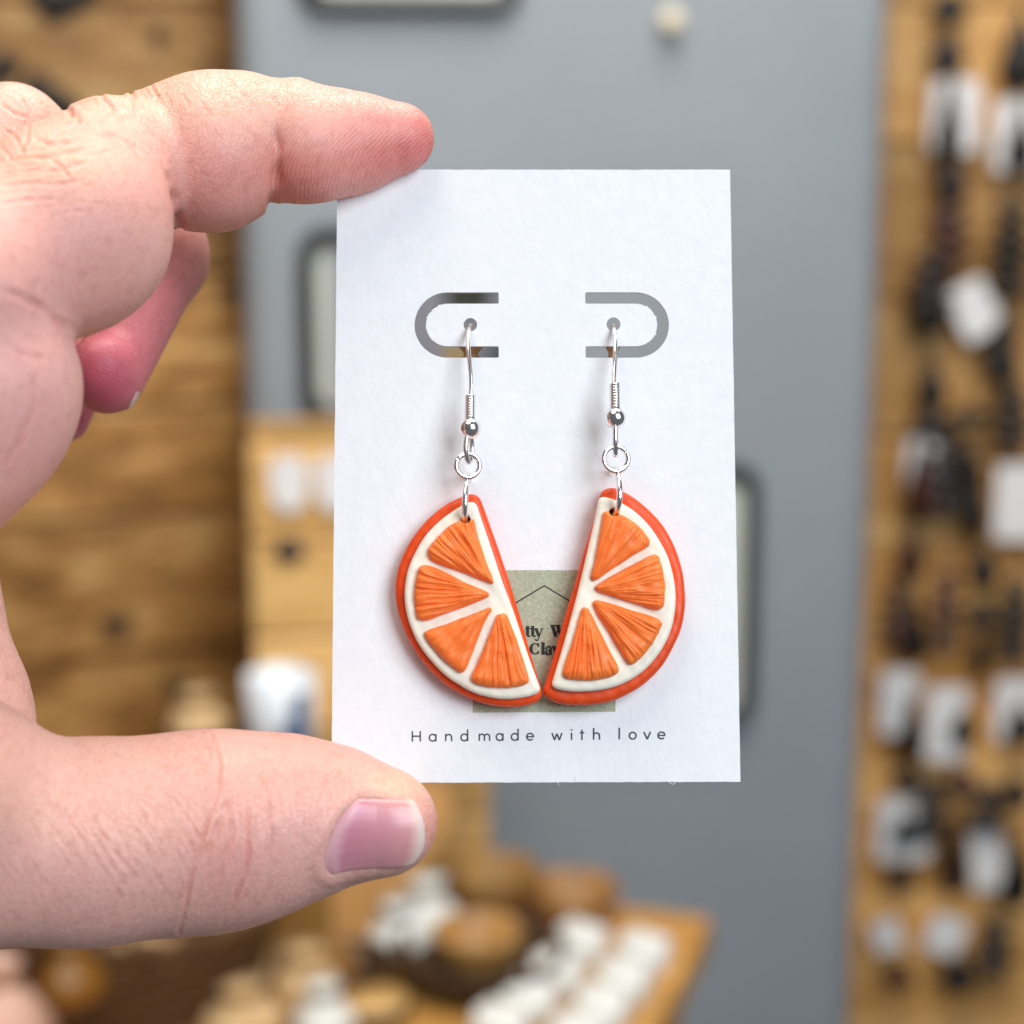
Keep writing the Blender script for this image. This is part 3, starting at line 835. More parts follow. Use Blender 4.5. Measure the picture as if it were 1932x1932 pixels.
# loose paper fibres on the cut edge
for (x0, y0), (x1, y1), bend in (((1405, 1474), (1421, 1480), 0.3), ((1460, 1470), (1466, 1462), 0.2), ((1700, 1473), (1722, 1470), -0.4)):
    sx = 0.7385
    a, b = cuv(x0 * sx + 6, y0 + 2), cuv(x1 * sx + 6, y1 + 2); mdl = (a + b) / 2 + np.array([0, bend])
    p = spline([a, mdl, b], 10)
    v, f = tube(card3(p[:, 0], p[:, 1], 0.05), 0.035, 6)
    mesh_obj('paper_fibre', W(v), f, M['paper'], card)

# ---- printing
def ribbon(pts, w):
    p = np.asarray(pts, float)
    tn = np.gradient(p, axis=0) if len(p) > 2 else np.tile(p[1] - p[0], (2, 1))
    tn /= np.linalg.norm(tn, axis=1)[:, None] + 1e-12
    nn = np.stack([-tn[:, 1], tn[:, 0]], 1)
    w = np.broadcast_to(np.asarray(w, float), (len(p),))[:, None]
    v = np.concatenate([p + nn * w / 2, p - nn * w / 2]); n_ = len(p)
    return v, [[i, i + 1, n_ + i + 1, n_ + i] for i in range(n_ - 1)]
def arc(cx, cy, rx, ry, a0, a1, n_=28):
    a = np.radians(np.linspace(a0, a1, n_)); return np.stack([cx + rx * np.cos(a), cy - ry * np.sin(a)], 1)
def printed(name, strokes, h, mat, parent):
    vs, fs, n_ = [], [], 0
    for k, (pts, w) in enumerate(strokes):
        v, f = ribbon(pts, w)
        uv = np.array([zA(x, y) for x, y in v])
        vs.append(W(card3(uv[:, 0], uv[:, 1], h + 0.0012 * k))); fs += [[i + n_ for i in q] for q in f]; n_ += len(v)
    return mesh_obj(name, np.concatenate(vs), fs, mat, parent, smooth=False)
def line(*p): return np.array(p, float)

def glyph(ch, x, b, s=1.0, w=8.6):
    """plain geometric letter: left edge x, baseline b"""
    X, A = 42.0, 66.0; r = 19.5
    bowl = lambda cx: (arc(cx, b - 21, r, 19.5, 0, 360, 40), w)
    if ch == 'H': return [(line((x + 3, b), (x + 3, b - 61)), w), (line((x + 49, b), (x + 49, b - 61)), w), (line((x + 3, b - 31), (x + 49, b - 31)), w)]
    if ch == 'a': return [bowl(x + 20), (line((x + 39, b), (x + 39, b - 42)), w)]
    if ch == 'd': return [bowl(x + 20), (line((x + 39, b), (x + 39, b - 68)), w)]
    if ch == 'n': return [(line((x + 4, b), (x + 4, b - 42)), w), (np.concatenate([arc(x + 21, b - 22, 17, 17, 180, 0), [(x + 38, b)]]), w)]
    if ch == 'm': return [(line((x + 4, b), (x + 4, b - 42)), w), (np.concatenate([arc(x + 19, b - 24, 15, 15, 180, 0), [(x + 34, b)]]), w), (np.concatenate([arc(x + 49, b - 24, 15, 15, 180, 0), [(x + 64, b)]]), w)]
    if ch == 'e': return [(arc(x + 21, b - 21, r, 19.5, 0, 318, 40), w), (line((x + 2, b - 21), (x + 43, b - 21)), w * 0.9)]
    if ch == 'w': return [(line((x, b - 42), (x + 15, b)), w), (line((x + 15, b), (x + 29, b - 38)), w), (line((x + 29, b - 38), (x + 43, b)), w), (line((x + 43, b), (x + 58, b - 42)), w)]
    if ch == 'i': return [(line((x, b), (x, b - 42)), w), (line((x, b - 54), (x, b - 62)), w * 1.15)]
    if ch == 't': return [(line((x + 12, b), (x + 12, b - 58)), w), (line((x, b - 41), (x + 26, b - 41)), w)]
    if ch == 'h': return [(line((x + 4, b), (x + 4, b - 68)), w), (np.concatenate([arc(x + 21, b - 22, 17, 17, 180, 0), [(x + 38, b)]]), w)]
    if ch == 'l': return [(line((x, b), (x, b - 68)), w)]
    if ch == 'o': return [(arc(x + 19, b - 21, r, 19.5, 0, 360, 40), w)]
    if ch == 'v': return [(line((x, b - 42), (x + 19, b)), w), (line((x + 19, b), (x + 38, b - 42)), w)]
    return []
strokes = []
for ch, x in zip('Handmadewithlove', (232, 333, 425, 517, 620, 722, 810, 898, 1046, 1160, 1208, 1284, 1437, 1496, 1580, 1661)):
    strokes += glyph(ch, x, 1692 - (x - 235) * 0.0105)
printed('printed_lettering', strokes, 0.02, M['grey_ink'], card)
sq = [zA(588, 697), zA(1412, 697), zA(1415, 1520), zA(586, 1524)]
g = np.concatenate([wob(sq[i], sq[(i + 1) % 4], 50, 0.012) for i in range(4)])
filled('logo_square', [g], 0.004, 0.012, M['sage'], card)
printed('logo_roof_line', [(line((770, 926), (1001, 788), (1232, 926)), 8.5)], 0.02, M['ink'], card)
# bold serif letters of the logo
def serif_t(x, b): return [(line((x + 12, b - 62), (x + 12, b - 14)), 14), (np.concatenate([[(x + 12, b - 16)], arc(x + 22, b - 14, 10, 12, 180, 330, 12)]), np.linspace(14, 3, 13)), (line((x - 2, b - 46), (x + 28, b - 46)), 4.5)]
def serif_y(x, b): return [(line((x + 5, b - 46), (x + 23, b - 2)), 13), (line((x + 40, b - 46), (x + 18, b + 14)), 4), (arc(x + 10, b + 14, 8, 8, 0, -180, 12), np.linspace(4, 9, 12)), (line((x - 6, b - 46), (x + 17, b - 46)), 4), (line((x + 30, b - 46), (x + 49, b - 46)), 4)]
def serif_W(x, b): return [(line((x + 6, b - 66), (x + 26, b)), 15), (line((x + 26, b), (x + 42, b - 62)), 4.5), (line((x + 36, b - 66), (x + 58, b)), 15), (line((x + 58, b), (x + 76, b - 66)), 4.5), (line((x - 6, b - 66), (x + 50, b - 66)), 4), (line((x + 66, b - 66), (x + 88, b - 66)), 4)]
def serif_C(x, b): return [(arc(x + 28, b - 33, 24, 30, 42, 320, 40), 4 + 11 * np.abs(np.sin(np.radians(np.linspace(42, 320, 40) - 90))) ** 2), (line((x + 48, b - 66), (x + 48, b - 44)), 4.5), (line((x + 48, b - 22), (x + 48, b - 4)), 3)]
def serif_l(x, b): return [(line((x + 8, b), (x + 8, b - 70)), 14), (line((x - 3, b - 2), (x + 20, b - 2)), 4), (line((x - 4, b - 68), (x + 8, b - 68)), 4)]
def serif_a(x, b): return [(line((x + 26, b - 2), (x + 26, b - 32)), 13), (arc(x + 16, b - 32, 13, 14, 0, 170, 16), np.linspace(10, 4, 16)), (arc(x + 3, b - 35, 4, 4, 0, 360, 12), 5), (arc(x + 13, b - 12, 11, 12, 80, 330, 24), np.concatenate([np.linspace(3, 11, 12), np.linspace(11, 3, 12)])), (line((x + 26, b - 3), (x + 38, b - 3)), 5)]
def serif_e(x, b): return [(arc(x + 18, b - 22, 16, 22, 0, 320, 40), 4 + 9 * np.abs(np.sin(np.radians(np.linspace(0, 320, 40) - 90))) ** 2), (line((x + 4, b - 24), (x + 34, b - 24)), 4)]
lg = serif_e(846, 1083) + serif_t(892, 1083) + serif_t(922, 1083) + serif_y(948, 1083) + serif_W(1042, 1083) + serif_C(920, 1186) + serif_l(986, 1186) + serif_a(1010, 1186) + serif_y(1050, 1186)
lg = [(p_, np.asarray(w_) * 1.3 + 1.2) for p_, w_ in lg]
printed('logo_lettering', lg, 0.02, M['ink'], card)

# ================================================================== the earrings
def slab(name, pts, h0, h1, rad, mat, parent, vox=0.2, holes=(), seed=0):
    """clay sheet with rounded edges cut to an outline traced at mid height"""
    hm = (h0 + h1) / 2
    poly = spline([zA(x, y, hm) for x, y in pts], 150, True)
    lo = poly.min(0) - 0.8; hi = poly.max(0) + 0.8
    gx = np.arange(lo[0], hi[0], vox); gy = np.arange(lo[1], hi[1], vox); gz = np.arange(h0 - 0.5, h1 + 0.6, vox)
    A, B = np.meshgrid(gx, gy, indexing='ij')
    d2 = poly_sdf(A, B, poly)[:, :, None]
    wv = 0.035 * np.sin(A * 1.3 + seed) * np.sin(B * 1.1 + 2 * seed) + 0.015 * np.sin(A * 3.1 + B * 2.3 + seed)
    dz = np.abs(gz[None, None, :] - hm - wv[:, :, None]) - (h1 - h0) / 2
    wx, wz = d2 + rad, dz + rad
    fl = np.hypot(np.maximum(wx, 0), np.maximum(wz, 0)) + np.minimum(np.maximum(wx, wz), 0) - rad
    for (cx, cy, r) in holes:
        fl = np.maximum(fl, r - np.hypot(A - cx, B - cy)[:, :, None])
    v, q = surface_nets(fl, np.array([gx[0], gy[0], gz[0]]), vox)
    return mesh_obj(name, W(card3(v[:, 0], v[:, 1], v[:, 2])), q, mat, parent)

def vnoise(x, y, seed):
    """smooth lattice noise in 2-D, -1..1"""
    r_ = np.random.default_rng(seed).uniform(-1, 1, (64, 64))
    xi, yi = np.floor(x).astype(int), np.floor(y).astype(int); fx, fy = x - xi, y - yi
    fx = fx * fx * (3 - 2 * fx); fy = fy * fy * (3 - 2 * fy)
    g_ = lambda i, j: r_[i % 64, j % 64]
    return (g_(xi, yi) * (1 - fx) + g_(xi + 1, yi) * fx) * (1 - fy) + (g_(xi, yi + 1) * (1 - fx) + g_(xi + 1, yi + 1) * fx) * fy

def segment(pts, hub, h0, parent, seed, holes=(), vox=0.085):
    """plump juice segment scored with fibres that fan out from the hub"""
    hm = h0 + 0.6
    poly = spline([zA(x, y, hm) for x, y in pts], 120, True)
    ap = zA(hub[0], hub[1], hm)
    lo = poly.min(0) - 0.5; hi = poly.max(0) + 0.5
    gx = np.arange(lo[0], hi[0], vox); gy = np.arange(lo[1], hi[1], vox); gz = np.arange(h0 - 0.5, h0 + 2.2, vox)
    A, B = np.meshgrid(gx, gy, indexing='ij')
    d2 = poly_sdf(A, B, poly)
    th = np.arctan2(B - ap[1], A - ap[0]); r = np.hypot(A - ap[0], B - ap[1])
    fib = 0
    for k, (fr, am) in enumerate(((9, 0.35), (19, 0.95), (27, 0.45))):
        w_ = vnoise(th * fr * 1.15 + 0.5 * vnoise(th * 6, r * 0.35, seed + 50 + k), r * (0.10 + 0.05 * k), seed + k)
        fib = fib + am * (1 - 2.4 * np.abs(w_))
    edge = np.clip(-d2 / 0.9, 0, 1)
    amp = 0.155 * np.clip(r / 4.0, 0.25, 1.15) * (0.35 + 0.65 * edge)
    top = h0 + 0.55 + 0.85 * np.sqrt(np.clip(1 - (1 - np.clip(-d2 / 1.25, 0, 1)) ** 2, 0, 1)) + amp * fib - 0.05
    top += 0.12 * vnoise(A * 0.9, B * 0.9, seed + 9)
    d2w = d2 + 0.07 * vnoise(th * 20, r * 0.5, seed + 4)
    fl = np.maximum(np.maximum(d2w[:, :, None] + 0.0, (gz[None, None, :] - top[:, :, None]) * 0.75), (h0 - 0.3) - gz[None, None, :])
    for (cx, cy, rr) in holes:
        fl = np.maximum(fl, rr - np.hypot(A - cx, B - cy)[:, :, None])
    v, q = surface_nets(fl, np.array([gx[0], gy[0], gz[0]]), vox)
    for _ in range(1):      # soften the lattice
        acc = np.zeros_like(v); cnt = np.zeros(len(v))
        for a_, b_ in ((0, 1), (1, 2), (2, 3), (3, 0)):
            np.add.at(acc, q[:, a_], v[q[:, b_]]); np.add.at(acc, q[:, b_], v[q[:, a_]])
            np.add.at(cnt, q[:, a_], 1); np.add.at(cnt, q[:, b_], 1)
        v = v * 0.8 + 0.2 * acc / cnt[:, None]
    return mesh_obj('segment', W(card3(v[:, 0], v[:, 1], v[:, 2])), q, M['flesh'], parent)

LEFT = dict(
 rind=[(572,258),(602,262),(625,280),(640,310),(680,420),(740,590),(800,770),(860,970),(920,1180),(960,1310),(984,1390),(987,1425),(968,1455),(930,1475),(870,1488),(790,1492),(700,1483),(620,1462),(520,1418),(430,1362),(340,1280),(260,1180),(200,1070),(155,950),(138,850),(140,760),(160,670),(200,575),(260,480),(340,390),(430,320),(510,280),(540,266)],
 pith=[(572,303),(596,306),(612,330),(642,420),(700,590),(760,770),(830,960),(900,1170),(950,1310),(976,1382),(970,1405),(930,1425),(860,1440),(780,1446),(700,1438),(600,1412),(510,1365),(430,1310),(350,1230),(280,1140),(230,1040),(200,940),(190,850),(195,770),(215,680),(255,590),(310,500),(380,425),(450,370),(520,325),(550,308)],
 seg=[[(580,400),(545,398),(505,410),(430,455),(340,555),(325,595),(335,625),(380,655),(540,715),(690,772),(705,768),(700,740),(650,600),(610,480),(594,412)],
      [(300,665),(275,680),(258,740),(245,830),(250,920),(262,975),(290,990),(330,988),(400,960),(540,908),(668,857),(682,838),(665,820),(550,770),(400,695),(330,668)],
      [(680,912),(640,930),(400,1020),(320,1050),(306,1075),(330,1120),(400,1200),(480,1270),(515,1290),(545,1275),(580,1190),(650,1010),(694,930)],
      [(740,950),(725,965),(700,1030),(620,1220),(578,1318),(588,1345),(640,1370),(730,1380),(830,1375),(895,1360),(913,1335),(890,1250),(840,1100),(790,965),(765,948)]],
 hub=(722, 838))
RIGHT = dict(
 rind=[(1365,226),(1400,222),(1440,235),(1520,280),(1600,345),(1680,430),(1740,530),(1780,630),(1805,730),(1817,850),(1812,950),(1790,1050),(1740,1160),(1680,1260),(1590,1350),(1500,1410),(1400,1455),(1300,1476),(1200,1482),(1100,1475),(1040,1455),(1003,1425),(995,1390),(1010,1345),(1060,1180),(1110,1000),(1170,800),(1230,590),(1290,400),(1322,270),(1338,240)],
 pith=[(1335,275),(1370,278),(1440,305),(1520,355),(1600,430),(1670,530),(1720,630),(1750,740),(1763,850),(1755,960),(1730,1060),(1680,1160),(1610,1250),(1540,1310),(1450,1360),(1350,1390),(1250,1402),(1150,1402),(1080,1390),(1052,1375),(1048,1345),(1100,1170),(1150,990),(1200,800),(1250,590),(1290,420),(1316,292)],
 seg=[[(1365,355),(1345,365),(1335,420),(1310,560),(1280,700),(1270,738),(1285,755),(1310,750),(1440,660),(1590,570),(1612,545),(1605,510),(1560,450),(1480,390),(1420,365)],
      [(1640,603),(1600,620),(1450,700),(1312,780),(1300,800),(1315,820),(1400,850),(1560,900),(1650,927),(1690,915),(1702,850),(1698,740),(1675,640),(1660,612)],
      [(1302,870),(1283,890),(1300,930),(1380,1060),(1450,1180),(1485,1235),(1510,1243),(1560,1210),(1640,1110),(1682,1020),(1678,995),(1640,970),(1500,925),(1350,880)],
      [(1240,912),(1222,920),(1205,970),(1160,1130),(1112,1270),(1110,1300),(1130,1325),(1180,1335),(1270,1338),(1370,1320),(1420,1300),(1435,1275),(1420,1230),(1350,1100),(1270,940)]],
 hub=(1238, 832))

def Q(x, y, h):
    u = zB(x, y, h); return card3(u[0], u[1], h)
def ring_pts(c, a, b, n_=48, gap=0.0, start=0.0):
    t_ = np.linspace(start + gap, start + 2 * math.pi - gap, n_, endpoint=gap > 0)
    return c + np.cos(t_)[:, None] * a + np.sin(t_)[:, None] * b
MMZ = np.linalg.norm(Q(1000, 900, 4) - Q(1001, 900, 4))      # mm for one close-up pixel

def earring(S, side, label, seed):
    base = W(card3(*zA(*S['rind'][len(S['rind']) // 2]), 0))
    e = empty('earring', base)
    tag(e, label, 'earring', 'orange slice earrings on the card')
    if side < 0:
        hl = zB(458, 1515, 4); wire = [(487, 322, -1.2), (480, 340, 0.5), (472, 420, 2.2), (480, 520, 3.0), (491, 640, 3.6), (490, 752, 4.0)]
        coil = (486, 752, 485, 896); ball = (485, 955, 69); ring = (472, 1182, 72)
    else:
        hl = zB(1372, 1472, 4); wire = [(1370, 322, -1.2), (1374, 340, 0.5), (1382, 440, 2.2), (1378, 560, 3.0), (1373, 640, 3.6), (1374, 690, 4.0)]
        coil = (1377, 680, 1380, 832); ball = (1380, 890, 68); ring = (1385, 1141, 76)
    hr = 0.62
    slab('rind', S['rind'], 0.5, 3.1, 0.85, M['rind'], e, 0.2, [(hl[0], hl[1], hr)], seed)
    pith = slab('pith', S['pith'], 2.5, 4.3, 0.6, M['pith'], e, 0.17, [(hl[0], hl[1], hr)], seed + 1)
    for k, sg in enumerate(S['seg']):
        segment(sg, S['hub'], 4.1, pith, seed * 10 + k * 3, [(hl[0], hl[1], hr)] if k == 0 else ())
    def add(name, vf, mat=None, par=None): return mesh_obj(name, W(vf[0]), vf[1], mat or M['silver'], par or e)
    # hook: through the hole, over and down behind the card
    wp = [Q(*p) for p in wire]
    x0, y0 = wire[0][0], wire[0][1]
    rear = [Q(x0, y0 - 6, -3.0), Q(x0, y0 + 20, -5.5), Q(x0 - 4 * side, y0 + 120, -6.5), Q(x0 - 6 * side, y0 + 300, -6.0), Q(x0 - 6 * side, y0 + 420, -6.8)]
    lastc = Q(coil[2], coil[3], 4.2)
    hook = spline(rear[::-1] + wp + [lastc], 90)
    hook_o = add('hook_wire', tube(hook, 14.5 * MMZ, 12))
    # coil
    a_, b_ = Q(coil[0], coil[1], 4.0), Q(coil[2], coil[3], 4.2); axis = b_ - a_; L = np.linalg.norm(axis); axis /= L
    fr = frame_from(axis, (0, -1, 0.1)); turns = 9
    tt = np.linspace(0, 1, turns * 20)
    hel = a_ + np.outer(tt * L, axis) + 27 * MMZ * (np.cos(tt * turns * 2 * math.pi)[:, None] * fr[:, 1] + np.sin(tt * turns * 2 * math.pi)[:, None] * fr[:, 2])
    add('coil', tube(hel, L / turns / 2 * 0.97, 10), None, hook_o)
    # bead with a small bore
    bc = Q(ball[0], ball[1], 4.3); R_ = ball[2] * MMZ
    an = np.linspace(0.28, math.pi - 0.28, 26)
    prof = [(0.05, R_ * math.cos(0.28) - 0.3)] + [(R_ * math.sin(x), R_ * math.cos(x)) for x in an] + [(0.05, -R_ * math.cos(0.28) + 0.3)]
    add('bead', lathe(bc, prof, 40, frame_from((1, 0, 0), (0.02, 0, 1))), None, hook_o)
    # loop under the bead
    wr = 16.5 * MMZ
    rc = Q(ring[0], ring[1], 4.6); rr = ring[2] * MMZ
    lt = bc - np.array([0, 0, R_ * 0.75]); lb = rc + np.array([0, 0, rr + 0.0])
    lc = (lt + lb) / 2 + np.array([0, 0, -0.35]); lh = abs(lt[2] - lb[2]) / 2 + 0.7
    wdir = np.array([0.62, 0.78, 0]) if side < 0 else np.array([0.10, 0.99, 0.0])
    add('loop', tube(ring_pts(lc, wdir * 25 * MMZ * 1.25, np.array([0, 0, lh])), wr, 10, True), None, hook_o)
    # small round jump ring, with its cut
    add('jump_ring', tube(ring_pts(rc, np.array([rr, 0.25, 0]), np.array([0, 0.18, rr]), 60, 0.035, 2.55 if side < 0 else 0.62), wr, 12))
    # large jump ring, seen edge-on, through the clay
    hz = card3(hl[0], hl[1], 4.6)
    topc = rc - np.array([0, 0, rr])
    c_ = (hz + topc) / 2 + np.array([0, 2.2, 0]) ; va = (topc - hz) / 2
    up = va * 1.14
    dx = 0.18 if side < 0 else -0.5
    fwd = np.array([-dx, -3.5, -0.45]) * 1.0
    add('large_jump_ring', tube(ring_pts(c_ + np.array([0.0, -0.2, 0]), fwd, up, 60), wr * 1.12, 12, True))
    # rubber stopper on the wire behind the card
    sp = Q(x0 - 4 * side, y0 + 175, -6.4); k_ = 1.0 if side < 0 else 0.6
    prof = [(a * k_, b) for a, b in [(0.5, -2.0), (1.25, -1.9), (1.3, -0.6), (0.9, 0.0), (1.0, 0.3), (1.9, 1.3), (2.0, 1.7), (0.5, 1.8)]]
    add('rubber_stopper', lathe(sp, prof, 24, frame_from((1, 0, 0), (0, 0.05, 1))), M['rubber'], hook_o)
    return e
earring(LEFT, -1, 'orange slice clay earring on the left of the card, its flat side leaning right', 1)
earring(RIGHT, 1, 'orange slice clay earring on the right of the card, its round side facing right', 2)
# ================================================================== the hand
# One continuous surface: rounded bones and pads blended in a distance field,
# meshed, then creased.  Joints are given where they lie (px, py at depth y mm).
def J(px, py, y, r):
    return (P(px, py, y), r * (CAM_D + y) / F_PX)

HV = 0.5
h_lo = np.array([-104.0, -84.0, -66.0]); h_hi = np.array([-4.0, 62.0, 66.0])
dims = np.ceil((h_hi - h_lo) / HV).astype(int) + 1
GX, GY, GZ = [(h_lo[i] + HV * np.arange(dims[i])).astype(np.float32) for i in range(3)]

def cone_d(X, Y, Z, A, B):
    """round cone between two joints"""
    (a, r1), (b, r2) = A, B
    ba = b - a; l2 = ba @ ba
    t = np.clip(((X - a[0]) * ba[0] + (Y - a[1]) * ba[1] + (Z - a[2]) * ba[2]) / l2, 0, 1)
    return np.sqrt((X - a[0] - t * ba[0]) ** 2 + (Y - a[1] - t * ba[1]) ** 2 + (Z - a[2] - t * ba[2]) ** 2) - (r1 + (r2 - r1) * t)

def ball_d(X, Y, Z, A, s=(1, 1, 1)):
    a, r = A
    return np.sqrt(((X - a[0]) / s[0]) ** 2 + ((Y - a[1]) / s[1]) ** 2 + ((Z - a[2]) / s[2]) ** 2) - r

def smin(a, b, k):
    h = np.maximum(k - np.abs(a - b), 0) / k
    return np.minimum(a, b) - h * h * k * 0.25

def hand_sdf(X, Y, Z):
    def chain(js, k=2.0):
        d = None
        for A, B in zip(js[:-1], js[1:]):
            q = cone_d(X, Y, Z, A, B); d = q if d is None else smin(d, q, k)
        return d
    # index finger, tip to base
    idx = chain([J(752, 261, 3, 67), J(665, 270, 3, 87), J(560, 262, 2, 114)], 3)
    idx = smin(idx, ball_d(X, Y, Z, J(585, 290, 0, 88)), 3)
    mid = chain([J(470, 264, 2, 121), J(400, 284, 1, 136), J(250, 308, 1, 126)], 4)
    mid = smin(mid, ball_d(X, Y, Z, J(402, 308, -2, 113)), 3)
    idx = smin(idx, mid, 1.2)
    prox = chain([J(212, 328, -6, 146), J(120, 420, -15, 168), J(-90, 560, -30, 186)], 5)
    lobe = ball_d(X, Y, Z, J(138, 442, -19, 178))
    prox = smin(prox, lobe, 4)
    idx = smin(idx, prox, 1.6)
    # palm behind the index base
    palm = ball_d(X, Y, Z, J(-50, 730, -27, 203))
    palm = smin(palm, ball_d(X, Y, Z, J(-135, 850, -26, 178)), 8)
    hand = smin(idx, palm, 2.2)
    body = chain([J(-170, 740, -12, 190), J(-330, 960, -18, 235), J(-480, 1260, -38, 265), J(-720, 1560, -66, 235)], 10)
    hand = smin(hand, body, 9)
    # middle finger folded behind
    mf = chain([J(203, 712, 20, 69), J(298, 505, 30, 81)], 3)
    mf = smin(mf, ball_d(X, Y, Z, J(308, 462, 30, 78)), 4)
    mf = smin(mf, chain([J(302, 492, 30, 80), J(20, 268, 18, 101)], 3), 2)
    mf = smin(mf, ball_d(X, Y, Z, J(190, 690, 16, 56)), 3)
    mf = smin(mf, chain([J(20, 268, 18, 101), J(-260, 560, -2, 125)], 3), 3)
    rf = chain([J(122, 787, 36, 47), J(195, 600, 48, 60), J(-40, 420, 44, 86), J(-280, 700, 16, 120)], 3)
    pf = chain([J(30, 800, 44, 40), J(90, 690, 54, 48), J(-120, 600, 52, 70), J(-320, 860, 22, 110)], 3)
    hand = smin(hand, mf, 1.6)
    hand = smin(hand, rf, 1.2)
    hand = smin(hand, pf, 1.2)
    # thumb: tip, pad, knuckle, base
    th = chain([J(729, 1550, -11, 84), J(650, 1541, -11, 110), J(560, 1543, -11, 138), J(470, 1560, -12, 163), J(372, 1569, -13, 177)], 4)
    th = smin(th, chain([J(372, 1571, -13, 176), J(180, 1588, -16, 178), J(-40, 1594, -20, 196)], 5), 4)
    th = smin(th, ball_d(X, Y, Z, J(733, 1554, -13, 76)), 4)
    base = chain([J(-95, 1532, -22, 226), J(-430, 1420, -44, 240)], 6)
    th = smin(th, base, 3)
    hand = smin(hand, th, 3)
    web = chain([J(-130, 1085, 2, 122), J(-72, 1345, -6, 112), J(0, 1480, -12, 80)], 6)
    hand = smin(hand, web, 3.5)
    return hand

fld = hand_sdf(GX[:, None, None], GY[None, :, None], GZ[None, None, :]).astype(np.float32)
for ax in range(3):       # close the wrist where it leaves the block
    for e in (0, -1):
        sl = [slice(None)] * 3; sl[ax] = e; fld[tuple(sl)] = np.maximum(fld[tuple(sl)], 0.3)
hv, hq = surface_nets(fld, h_lo, HV)
del fld
def subdivide(v, q):
    e = np.concatenate([np.sort(q[:, [i, (i + 1) % 4]], 1) for i in range(4)])
    key = e[:, 0].astype(np.int64) * len(v) + e[:, 1]
    uq, inv = np.unique(key, return_inverse=True)
    ev = (v[uq // len(v)] + v[uq % len(v)]) / 2
    inv = inv.reshape(4, -1) + len(v)
    fc = np.arange(len(q)) + len(v) + len(uq)
    nv = np.concatenate([v, ev, v[q].mean(1)])
    nq = np.concatenate([np.stack([q[:, i], inv[i], fc, inv[(i + 3) % 4]], 1) for i in range(4)])
    return nv, nq
hv, hq = subdivide(hv, hq)

def hgrad(v):
    e = 0.08; g = np.zeros_like(v)
    for k in range(3):
        d = np.zeros(3); d[k] = e
        a, b = v + d, v - d
        g[:, k] = hand_sdf(a[:, 0], a[:, 1], a[:, 2]) - hand_sdf(b[:, 0], b[:, 1], b[:, 2])
    return g / (np.linalg.norm(g, axis=1)[:, None] + 1e-9)
inner = ((hv > h_lo + 1.5) & (hv < h_hi - 1.5)).all(1)
hn = hgrad(hv)
d0 = hand_sdf(hv[:, 0], hv[:, 1], hv[:, 2])
hv[inner] -= (hn * np.clip(d0, -0.3, 0.3)[:, None])[inner]
for _ in range(2):       # relax the lattice
    acc = np.zeros_like(hv); cnt = np.zeros(len(hv))
    for a_, b_ in ((0, 1), (1, 2), (2, 3), (3, 0)):
        for k in range(3):
            acc[:, k] += np.bincount(hq[:, a_], hv[hq[:, b_], k], len(hv)) + np.bincount(hq[:, b_], hv[hq[:, a_], k], len(hv))
        cnt += np.bincount(hq[:, a_], minlength=len(hv)) + np.bincount(hq[:, b_], minlength=len(hv))
    hv = hv * 0.5 + 0.5 * acc / cnt[:, None]

def nail_shape(A, B, dorsal, phi, tr, lift, flat, thick=0.35):
    """curved plate that wraps the finger: A,B axis joints (mm), angles phi, length range tr"""
    a, b = np.array(A), np.array(B); ax = b - a; L = np.linalg.norm(ax); ax /= L
    dn = np.array(dorsal, float); dn -= ax * (dn @ ax); dn /= np.linalg.norm(dn); sd = np.cross(ax, dn)
    NU, NV = 46, 34
    U, V = np.meshgrid(np.linspace(0, 1, NU), np.linspace(-1, 1, NV), indexing='ij')
    t0 = tr[0] + tr[2] * V - 0.0 * U                       # slanted cuticle
    cut = 0.17 * np.abs(V) ** 2.6
    tip = 1 - 0.20 * np.abs(V) ** 2.4
    T = (t0 + (tr[1] - t0) * (cut * (1 - U) + U * tip)) * L
    PH = phi[0] + (phi[1] - phi[0]) * (V * (1 - 0.10 * (1 - U)) + 1) / 2
    dirs = np.cos(PH)[..., None] * dn + np.sin(PH)[..., None] * sd
    def march(Tm):
        r = np.zeros_like(Tm) + 0.2
        base = a + Tm[..., None] * ax
        for _ in range(60):
            p = base + r[..., None] * dirs
            r = r - np.clip(hand_sdf(p[..., 0], p[..., 1], p[..., 2]), -1.5, 1.5) * 0.9
        return r
    r1 = march(T); cap = tr[3] * L
    r2 = march(np.minimum(T, cap)) - 0.018 * np.maximum(T - cap, 0) ** 2
    rr = r1 * (1 - flat) + r2 * flat
    rim = np.clip(np.minimum(U * 9, np.minimum((1 - V), (1 + V)) * 5), 0, 1)
    rr = np.where(T > cap, np.maximum(rr, r1), rr) + lift * rim - 0.42 * (1 - rim)
    top = a + T[..., None] * ax + rr[..., None] * dirs
    bot = top - thick * dirs
    v = np.concatenate([top.reshape(-1, 3), bot.reshape(-1, 3)]); f = []
    n = NU * NV
    for i in range(NU - 1):
        for j in range(NV - 1):
            q = [i * NV + j, (i + 1) * NV + j, (i + 1) * NV + j + 1, i * NV + j + 1]
            f.append(q[::-1]); f.append([x + n for x in q])
    rimi = [i * NV for i in range(NU)] + [(NU - 1) * NV + j for j in range(1, NV)] + [i * NV + NV - 1 for i in range(NU - 2, -1, -1)] + [j for j in range(NV - 2, 0, -1)]
    for p0, p1 in zip(rimi, rimi[1:] + rimi[:1]):
        f.append([p0, p1, p1 + n, p0 + n])
    q = np.stack([U, V, 0 * U], -1).reshape(-1, 3)
    return v, f, np.concatenate([q, q]), rimi

